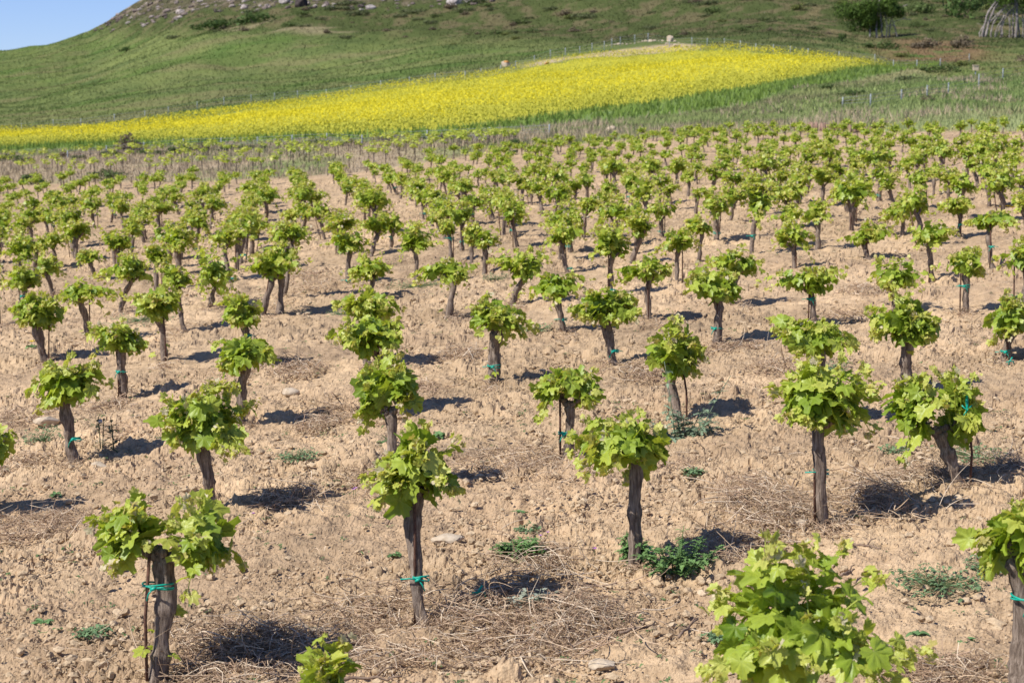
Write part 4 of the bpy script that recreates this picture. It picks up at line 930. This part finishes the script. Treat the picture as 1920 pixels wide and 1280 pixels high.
def shrub(x, y, wpx, k, lab, grp=None, name='shrub', hs=1.0, cat='shrub'):
    p, D = spot(x, y); s = wpx * D / FPX / 1.55; o = bpy.data.objects.new(name, SH[k]); COL.objects.link(o); o.location = p - Vector((0, 0, .05 * s)); o.scale = (s, s, s * hs); o.rotation_euler = (0, 0, (x * 7.3 + y) % 6.28); return tag(o, lab, cat, grp)
for x, y, wp, k, hs, lab in ((245, 287, 50, 2, 1.3, 'brown bare-looking bush in front of the yellow field at left'), (241, 89, 24, 3, .8, 'small dark bush alone on the left hillside'), (425, 52, 90, 3, .45, 'long dark green thicket left end, below the scree'),
                             (480, 45, 90, 3, .45, 'long dark green thicket right end, below the scree'), (1576, 88, 16, 3, 2.2, 'small dark upright bush left of the pale earth bank'), (1518, 102, 14, 3, 1.0, 'small dark bush at the upper rim of the flower field'),
                             (1735, 95, 60, 2, .7, 'brownish bush above the bare earth bank'), (1790, 90, 60, 2, .8, 'reddish brown bush right of the bare earth bank'), (1800, 42, 80, 3, 1.1, 'dense dark green bush between the two trees'), (1835, 20, 70, 0, 1.2, 'tall green bush left of the bare limbed tree'),
                             (1735, 30, 60, 0, .8, 'round green bush behind the grass between the trees'), (1590, 180, 40, 3, .7, 'dark green shrub left of the lower wire fence'), (1550, 172, 40, 0, .7, 'green shrub on the slope right of the flower field'), (1585, 195, 44, 4, .6, 'low yellow-green shrub by the first lower fence post'),
                             (1800, 122, 60, 4, .6, 'yellowish shrub left of the pale box on a post'), (1760, 138, 60, 0, .6, 'green shrub below the upper fence at right'), (1700, 150, 60, 1, .5, 'olive shrub on the slope near the right'), (1920, 110, 50, 2, .7, 'brown shrub at the right edge of the slope'),
                             (1730, 190, 40, 2, .7, 'dry brown shrub behind the lower wire fence'), (1650, 100, 60, 0, .6, 'green shrub right of the small dark upright bush'), (1690, 108, 50, 4, .5, 'olive shrub just above the upper fence')):
    shrub(x, y, wp * (1.25 if x == 245 else 1), k, lab, None, 'shrub', hs)
rr = random.Random(3)
for i, x in enumerate(range(-10, 900, 34)):
    shrub(x + rr.uniform(-10, 10), np.interp(x, [0, 400, 640, 900], [306, 284, 272, 258]) + rr.uniform(-3, 3), rr.uniform(22, 46), rr.choice([2, 2, 0, 1]), 'low hedge shrub in the row under the left half of the flower field', 'hedge shrubs under the flower field', 'hedge_shrub', rr.uniform(.5, .9))
for i, (x, y, wp) in enumerate(((975, 276, 38), (1000, 284, 30), (960, 290, 24), (1290, 258, 34), (1330, 250, 30), (1075, 270, 26), (565, 338, 34), (200, 338, 60), (60, 345, 50), (1250, 250, 24), (1380, 262, 20), (1440, 266, 18), (1030, 262, 24))):
    shrub(x, y, wp, [3, 0, 3][i % 3], 'leafy green bush %s at the far edge of the vineyard' % ['just left of', 'right of'][x > 1000].replace('just left of', 'left of centre').replace('right of', 'right of centre'), 'bushes at the vineyard edge', 'edge_bush', .8)
for i in range(150):
    x = rr.uniform(250, 1960); y = rr.uniform(2, 78) if x < 1560 else rr.uniform(2, 60)
    if y < 1.2 * (520 - x) * .2 + 10: continue
    shrub(x, y, rr.uniform(12, 30) * (1.5 if y < 30 else 1), rr.choice([0, 1, 1, 4, 2, 1]), 'low scrub bush scattered on the upper hillside', 'scrub on the upper hillside', 'scrub_bush', rr.uniform(.45, .9))

# ---- rocks on the hill and along the track
def boulder(x, y, wpx, lab, grp=None, mt='grey_stone', fl=.7, seed=None, name='boulder'):
    p, D = spot(x, y); s = wpx / 2 * D / FPX; V, F = rock_shape(np.random.default_rng(seed or int(x)), 2, .15, 9, fl); o = mesh_from(name, V * s, F, M[mt], None, False); o.location = p + Vector((0, 0, s * .2)); return tag(o, lab, 'boulder', grp)
boulder(1148, 247, 22, 'pale rounded boulder in grass between vines and green crop', None, 'stone', .8)
boulder(855, 6, 38, 'grey boulder on the hill at the top edge near the centre'); boulder(537, 8, 24, 'pale grey rock outcrop at the top edge left of centre'); boulder(880, 3, 30, 'small grey rock beside the larger top boulder')
boulder(565, 14, 22, 'dark upright rock at the top edge of the hill', None, 'crevice_dark', 2.2); boulder(695, 12, 18, 'small pale rock on the upper scrub slope')
boulder(1256, 86, 20, 'pointed pale rock heap beside the upper fence', None, 'stone', 1.0); boulder(1268, 89, 20, 'flatter pale rock at the foot of the pointed heap', None, 'stone', .5)
ob = boulder(948, 126, 17, 'pale boulder with an orange top beside the upper fence', None, 'stone', 1.0)
orange = m_simple('orange_lichen', (.45, .20, .06), (.60, .30, .10), 8)
s_ = 17 / 2 * depth_of(948, 126) / FPX; V, F = rock_shape(np.random.default_rng(9), 2, .15, 6, .5); mesh_from('orange_lichen_cap', V * s_ * .62 + [s_ * .15, 0, s_ * .62], F, orange, ob, False)
ob = boulder(1026, 122, 11, 'small orange boulder right of the pale one by the upper fence', None, 'stone', .6); ob.data.materials[0] = orange
for i in range(22):
    x = 1130 + i * 7.5; boulder(x, np.interp(x, [1130, 1200, 1300], [94, 87, 88]) + rr.uniform(-2, 1), rr.uniform(4, 9), 'loose stone along the dirt track above the flower field', 'stones along the dirt track', 'stone', .6, i + 3, 'track_stone')
rs = np.random.default_rng(8); mb = MB(); n = 2600
u = rs.uniform(120, 1100, n); D = rs.uniform(255, 428, n); y = Yfull(u, D); top = np.interp(u, [100, 160, 240, 400, 600, 900, 1100], [40, 66, 48, 24, 12, 6, -20]) + 5
k = (y < top) & (y > -40); u, D = u[k], D[k]; X, Y, Z = P(u, D); Z = Z + low(X, Y); n = len(X)
lumps(mb, X, Y, Z, rs.uniform(.2, .9, n) * rs.uniform(.4, 1.2, n), 1, rs, rs.random(n))
mt, t_, o_ = mat('scree_stone'); a_ = attr(t_, 'tint'); c_ = ramp(t_, a_.outputs['Fac'], [(0, (.10, .08, .07)), (.5, (.22, .175, .155)), (1, (.40, .35, .32))]); bsdf(t_, o_, mixc(t_, .6, c_, ramp(t_, noise(t_, 2.5, 4, .6, geo(t_)), [(.3, (.6, .6, .6)), (.7, (1.1, 1.1, 1.1))]), 'MULTIPLY'), .95, .1)
tag(mb.build('scree', mt, None, False), 'stony scree of pinkish grey rocks on the hilltop at left', 'scree', None, 'stuff')

# ---- wire fences
def fence(pts, lab, hpx, r=.045, hmin=.5):
    P0 = [spot(x, y) for x, y in pts]; o0 = P0[0][0]; root = empty('wire_fence', o0, lab, 'fence'); tops = []
    for (p, D), h in zip(P0, hpx if isinstance(hpx, list) else [hpx] * len(pts)):
        H = max(h * D / FPX, hmin); b = MB(); q = np.array(p - o0); b.add(*tube([q - [0, 0, .3], q + [0, 0, H * .5], q + [0, 0, H]], r, 6)); b.build('post', M['post'], root); tops.append((q, H))
    b = MB()
    for f in (.35, .62, .92):
        b.add(*tube([q + np.array([0, 0, H * f]) for q, H in tops], .010, 3, cap=False))
    b.build('wire', M['wire'], root)
fence([(41, 252), (100, 245), (152, 241), (215, 234), (272, 227), (316, 220), (370, 212), (420, 204), (471, 198), (515, 193), (558, 188), (612, 183), (658, 177), (714, 169), (768, 161), (816, 154), (872, 148), (902, 143), (939, 136), (967, 131), (1002, 124), (1032, 117), (1060, 112), (1087, 107), (1110, 103), (1133, 99), (1147, 96), (1163, 93), (1190, 91), (1215, 89), (1255, 90), (1297, 90), (1326, 90), (1358, 90), (1388, 92), (1417, 95), (1450, 100), (1482, 104), (1515, 107), (1573, 112), (1640, 118), (1675, 128), (1719, 130), (1763, 126), (1817, 116)],
      'long thin wire fence along the upper rim of the yellow field', 18, .036)
fence([(1580, 200), (1632, 201), (1690, 190), (1738, 182), (1778, 176), (1835, 165), (1880, 153), (1925, 143)], 'wire fence climbing the green slope at the right', [12, 24, 22, 23, 23, 26, 23, 22], .035)
fence([(127, 300), (200, 292), (270, 286), (344, 279), (415, 277), (483, 274), (548, 272), (613, 268), (679, 273), (739, 268), (801, 264), (918, 260), (1030, 254)], 'low wire fence between vineyard strip and the yellow field', 16, .03)
# pale box on a post, stone trough, withered cane screen
p, D = spot(1829, 140); root = empty('post_box', p, 'pale square box on a short post on the right slope', 'box'); m = D / FPX
b = MB(); b.add(*tube([[0, 0, -.2], [0, 0, .3]], .05, 8)); b.build('pole', M['post'], root)
def box(b, c, s): c = np.array(c); s = np.array(s) / 2; V = c + np.array([[x, y, z] for x in (-1, 1) for y in (-1, 1) for z in (-1, 1)]) * s; b.add(V, [(0, 1, 3, 2), (4, 6, 7, 5), (0, 4, 5, 1), (2, 3, 7, 6), (0, 2, 6, 4), (1, 5, 7, 3)])
b = MB(); box(b, (0, 0, .3 + 5 * m), (10 * m, 6 * m, 9 * m)); box(b, (0, -.01, .3 + 10 * m), (11.5 * m, 8 * m, 1.6 * m)); b.build('case', M['stone'], root, False)
p, D = spot(903, 264); m = D / FPX; root = empty('stone_trough', p, 'low grey concrete trough in the verge left of centre', 'trough')
b = MB(); box(b, (0, -.18, .12), (27 * m, .08, .28)); box(b, (0, .22, .12), (27 * m, .08, .28)); box(b, (-13 * m, .02, .12), (.08, .32, .28)); box(b, (13 * m, .02, .12), (.08, .32, .28)); b.build('basin', M['grey_stone'], root, False)
p0, D0 = spot(1518, 246); p1, D1_ = spot(1640, 248); b = MB(); n = 60
for i in range(n):
    t = i / n; q = np.array(p0) * (1 - t) + np.array(p1) * t - np.array(p0) + rs.normal(0, .04, 3) * [1, 1, 0]; H = (16 - 9 * t) * D0 / FPX * rs.uniform(.85, 1.1); v, f = tube([q - [0, 0, .1], q + [rs.normal(0, .03), 0, H]], .03, 4); b.add(v, f, col=np.array([.26, .17, .13]) * rs.uniform(.7, 1.4))
o = b.build('cane_screen', M['straw']); o.location = p0; tag(o, 'low screen of withered brown canes at the vineyard edge right of centre', 'screen')

# ---- trees on the slope
def limb(b, p, d, L, r, depth, rs, ends, drop=0):
    n = 6; pth = [np.array(p)]; d = np.array(d, float)
    for i in range(n): d = d + rs.normal(0, .16, 3) + [0, 0, -drop]; d /= np.linalg.norm(d); pth.append(pth[-1] + d * L / n)
    b.add(*tube(pth, np.linspace(r, r * .5, n + 1), 7)); ends.append(pth[-1]); ends.append(pth[3])
    if depth:
        for k in range(3): limb(b, pth[rs.integers(2, n + 1)], d + rs.normal(0, .42, 3), L * .65, r * .55, depth - 1, rs, ends, drop)
def tree(x, y, lab, wpx, hpx, stems, seed, leaves, crown_off=(0, 0), drop=0, side=0):
    rs = np.random.default_rng(seed); p, D = spot(x, y); m = D / FPX; root = empty('fig_tree', p, lab, 'tree'); b = MB(); ends = []
    for (x0, y0, xm, ym, x1, y1, r_) in stems:                      # each stem: foot, bend and tip in units of the tree's own size
        t = np.linspace(0, 1, 12)[:, None]; oy = rs.normal(0, 2.5, 3); q0 = np.array([x0, oy[0], y0]); q1 = np.array([xm, oy[1], ym]); q2 = np.array([x1, oy[2], y1])
        pth = ((1 - t) ** 2 * q0 + 2 * t * (1 - t) * q1 + t * t * q2 + rs.normal(0, .5, (12, 3))) * m; b.add(*tube(pth, np.linspace(r_, r_ * .55, 12) * m, 7))
        for k in range(3):
            q = pth[rs.integers(4, 11)]; e = q + rs.normal(0, 7, 3) * m * [1, 1, .6] + [0, 0, 3 * m]; b.add(*tube([q, (q + e) / 2 + rs.normal(0, 1, 3) * m, e], np.array([.55, .4, .25]) * r_ * m, 5))
    b.build('trunk', M['limb'], root)
    n = leaves; mb = MB(); c = np.array([crown_off[0] * m, 0, crown_off[1] * m + hpx * m * .42]); k = 26
    cs = c + rs.normal(0, .42, (k, 3)) * [wpx * m * .40, wpx * m * .35, hpx * m * .28]; q = rs.integers(0, k, n); rr = rs.uniform(.09, .2, k) * wpx * m
    d = rs.normal(size=(n, 3)); d /= np.linalg.norm(d, axis=1)[:, None]; pp = cs[q] + d * rr[q][:, None] * rs.uniform(.5, 1.05, (n, 1)); keep = pp[:, 2] > hpx * m * .10; pp = pp[keep]; d = d[keep]; n = len(pp)
    a = rs.normal(size=(n, 3)); a /= np.linalg.norm(a, axis=1)[:, None]; bb = np.cross(a, d); s = rs.uniform(.07, .15, (n, 1)) * 1.2
    V = np.stack([pp - a * s, pp + a * s + bb * s * .2, pp + bb * s * 1.5], 1); cl = np.array([.075, .125, .022]) * rs.uniform(.55, 1.5, (n, 1)); mb.add(V.reshape(-1, 3), np.arange(n * 3).reshape(-1, 3), col=np.repeat(cl, 3, 0))
    mb.build('crown', M['leafy'], root, False)
tree(1640, 68, 'dark leafy tree with pale slender stems at its right side', 125, 125, [(14, -3, 12, 20, 8, 60, 1.5), (22, -3, 24, 15, 18, 50, 1.5), (28, -3, 26, 20, 34, 55, 1.3), (44, -3, 40, 12, 30, 40, 1.5), (-10, -3, -6, 20, -20, 70, 1.8), (5, -3, 0, 30, 10, 80, 2.0), (34, 30, 50, 38, 68, 34, .9), (30, 40, 50, 60, 60, 62, .9)], 3, 16000, (-10, -4))
AR = []
rq = random.Random(4)
for i in range(17):
    x0 = -44 + i * 5.4 + rq.uniform(-4, 4); top = rq.uniform(22, 66); AR.append((x0, -3, x0 * 1.1 + rq.uniform(-9, 9), top * 1.2, 10 + rq.uniform(-16, 16), 40 + rq.uniform(-8, 40), rq.uniform(.8, 1.8)))
AR += [(-42, -3, -44, 40, 0, 95, 2.6), (-36, -3, -34, 50, 10, 100, 2.4), (20, -3, 24, 50, 12, 110, 3.0)]
tree(1884, 70, 'tree with arching bare grey limbs at the top right corner', 120, 130, AR, 11, 5200, (18, 34))
# ---- young vines in the strip beyond the vineyard, left
G2 = 'young vines in the dry strip'
yp = []
for k in range(4):
    rs = np.random.default_rng(700 + k); root = empty('young_vine', (0, 0, 0)); b = MB(); b.add(*tube([[0, 0, -.05], [.01, 0, .25], [rs.normal(0, .02), 0, .5]], [.025, .02, .018], 5)); b.build('trunk', M['bark'], root)
    n = 26; d = rs.normal(size=(n, 3)); d /= np.linalg.norm(d, axis=1)[:, None]; mb = MB(); put_leaves(mb, np.array([0, 0, .55]) + d * [.2, .2, .1], d * .5 + [0, 0, -.4], d + [0, 0, .8], rs.uniform(.06, .1, n), np.clip(rs.normal(.55, .12, n), 0, .8), 0, rs); mb.build('crown', M['leaf'], root); yp.append(root)
yk = {p: [c for c in bpy.data.objects if c.parent == p] for p in yp}; first = set(); rr = random.Random(9); cnt = 0
for row in range(9):
    for x in np.arange(-20, 930, 26):
        x_ = x + rr.uniform(-7, 7) + row * 9; e = float(edge_y(x_)); top = float(np.interp(x_, [0, 640, 930], [300, 272, 266])); y = top + (e - 10 - top) * (row / 8) ** 1.3 + rr.uniform(-1.5, 1.5)
        if rr.random() < .25 + .035 * row or e - top < 14: continue
        p, D = spot(x_, y); k = rr.randrange(4); q = yp[k]
        if k not in first: r = q; first.add(k)
        else:
            r = q.copy(); COL.objects.link(r)
            for c in yk[q]: c2 = c.copy(); COL.objects.link(c2); c2.parent = r
        r.location = p; s = rr.uniform(.7, 1.05); r.scale = (s, s, s); r.rotation_euler = (0, 0, rr.uniform(0, 6.28)); cnt += 1
        tag(r, 'tiny young vine in the dry grassy strip %s' % rel(x_), 'young vine', G2)
print('young vines', cnt)
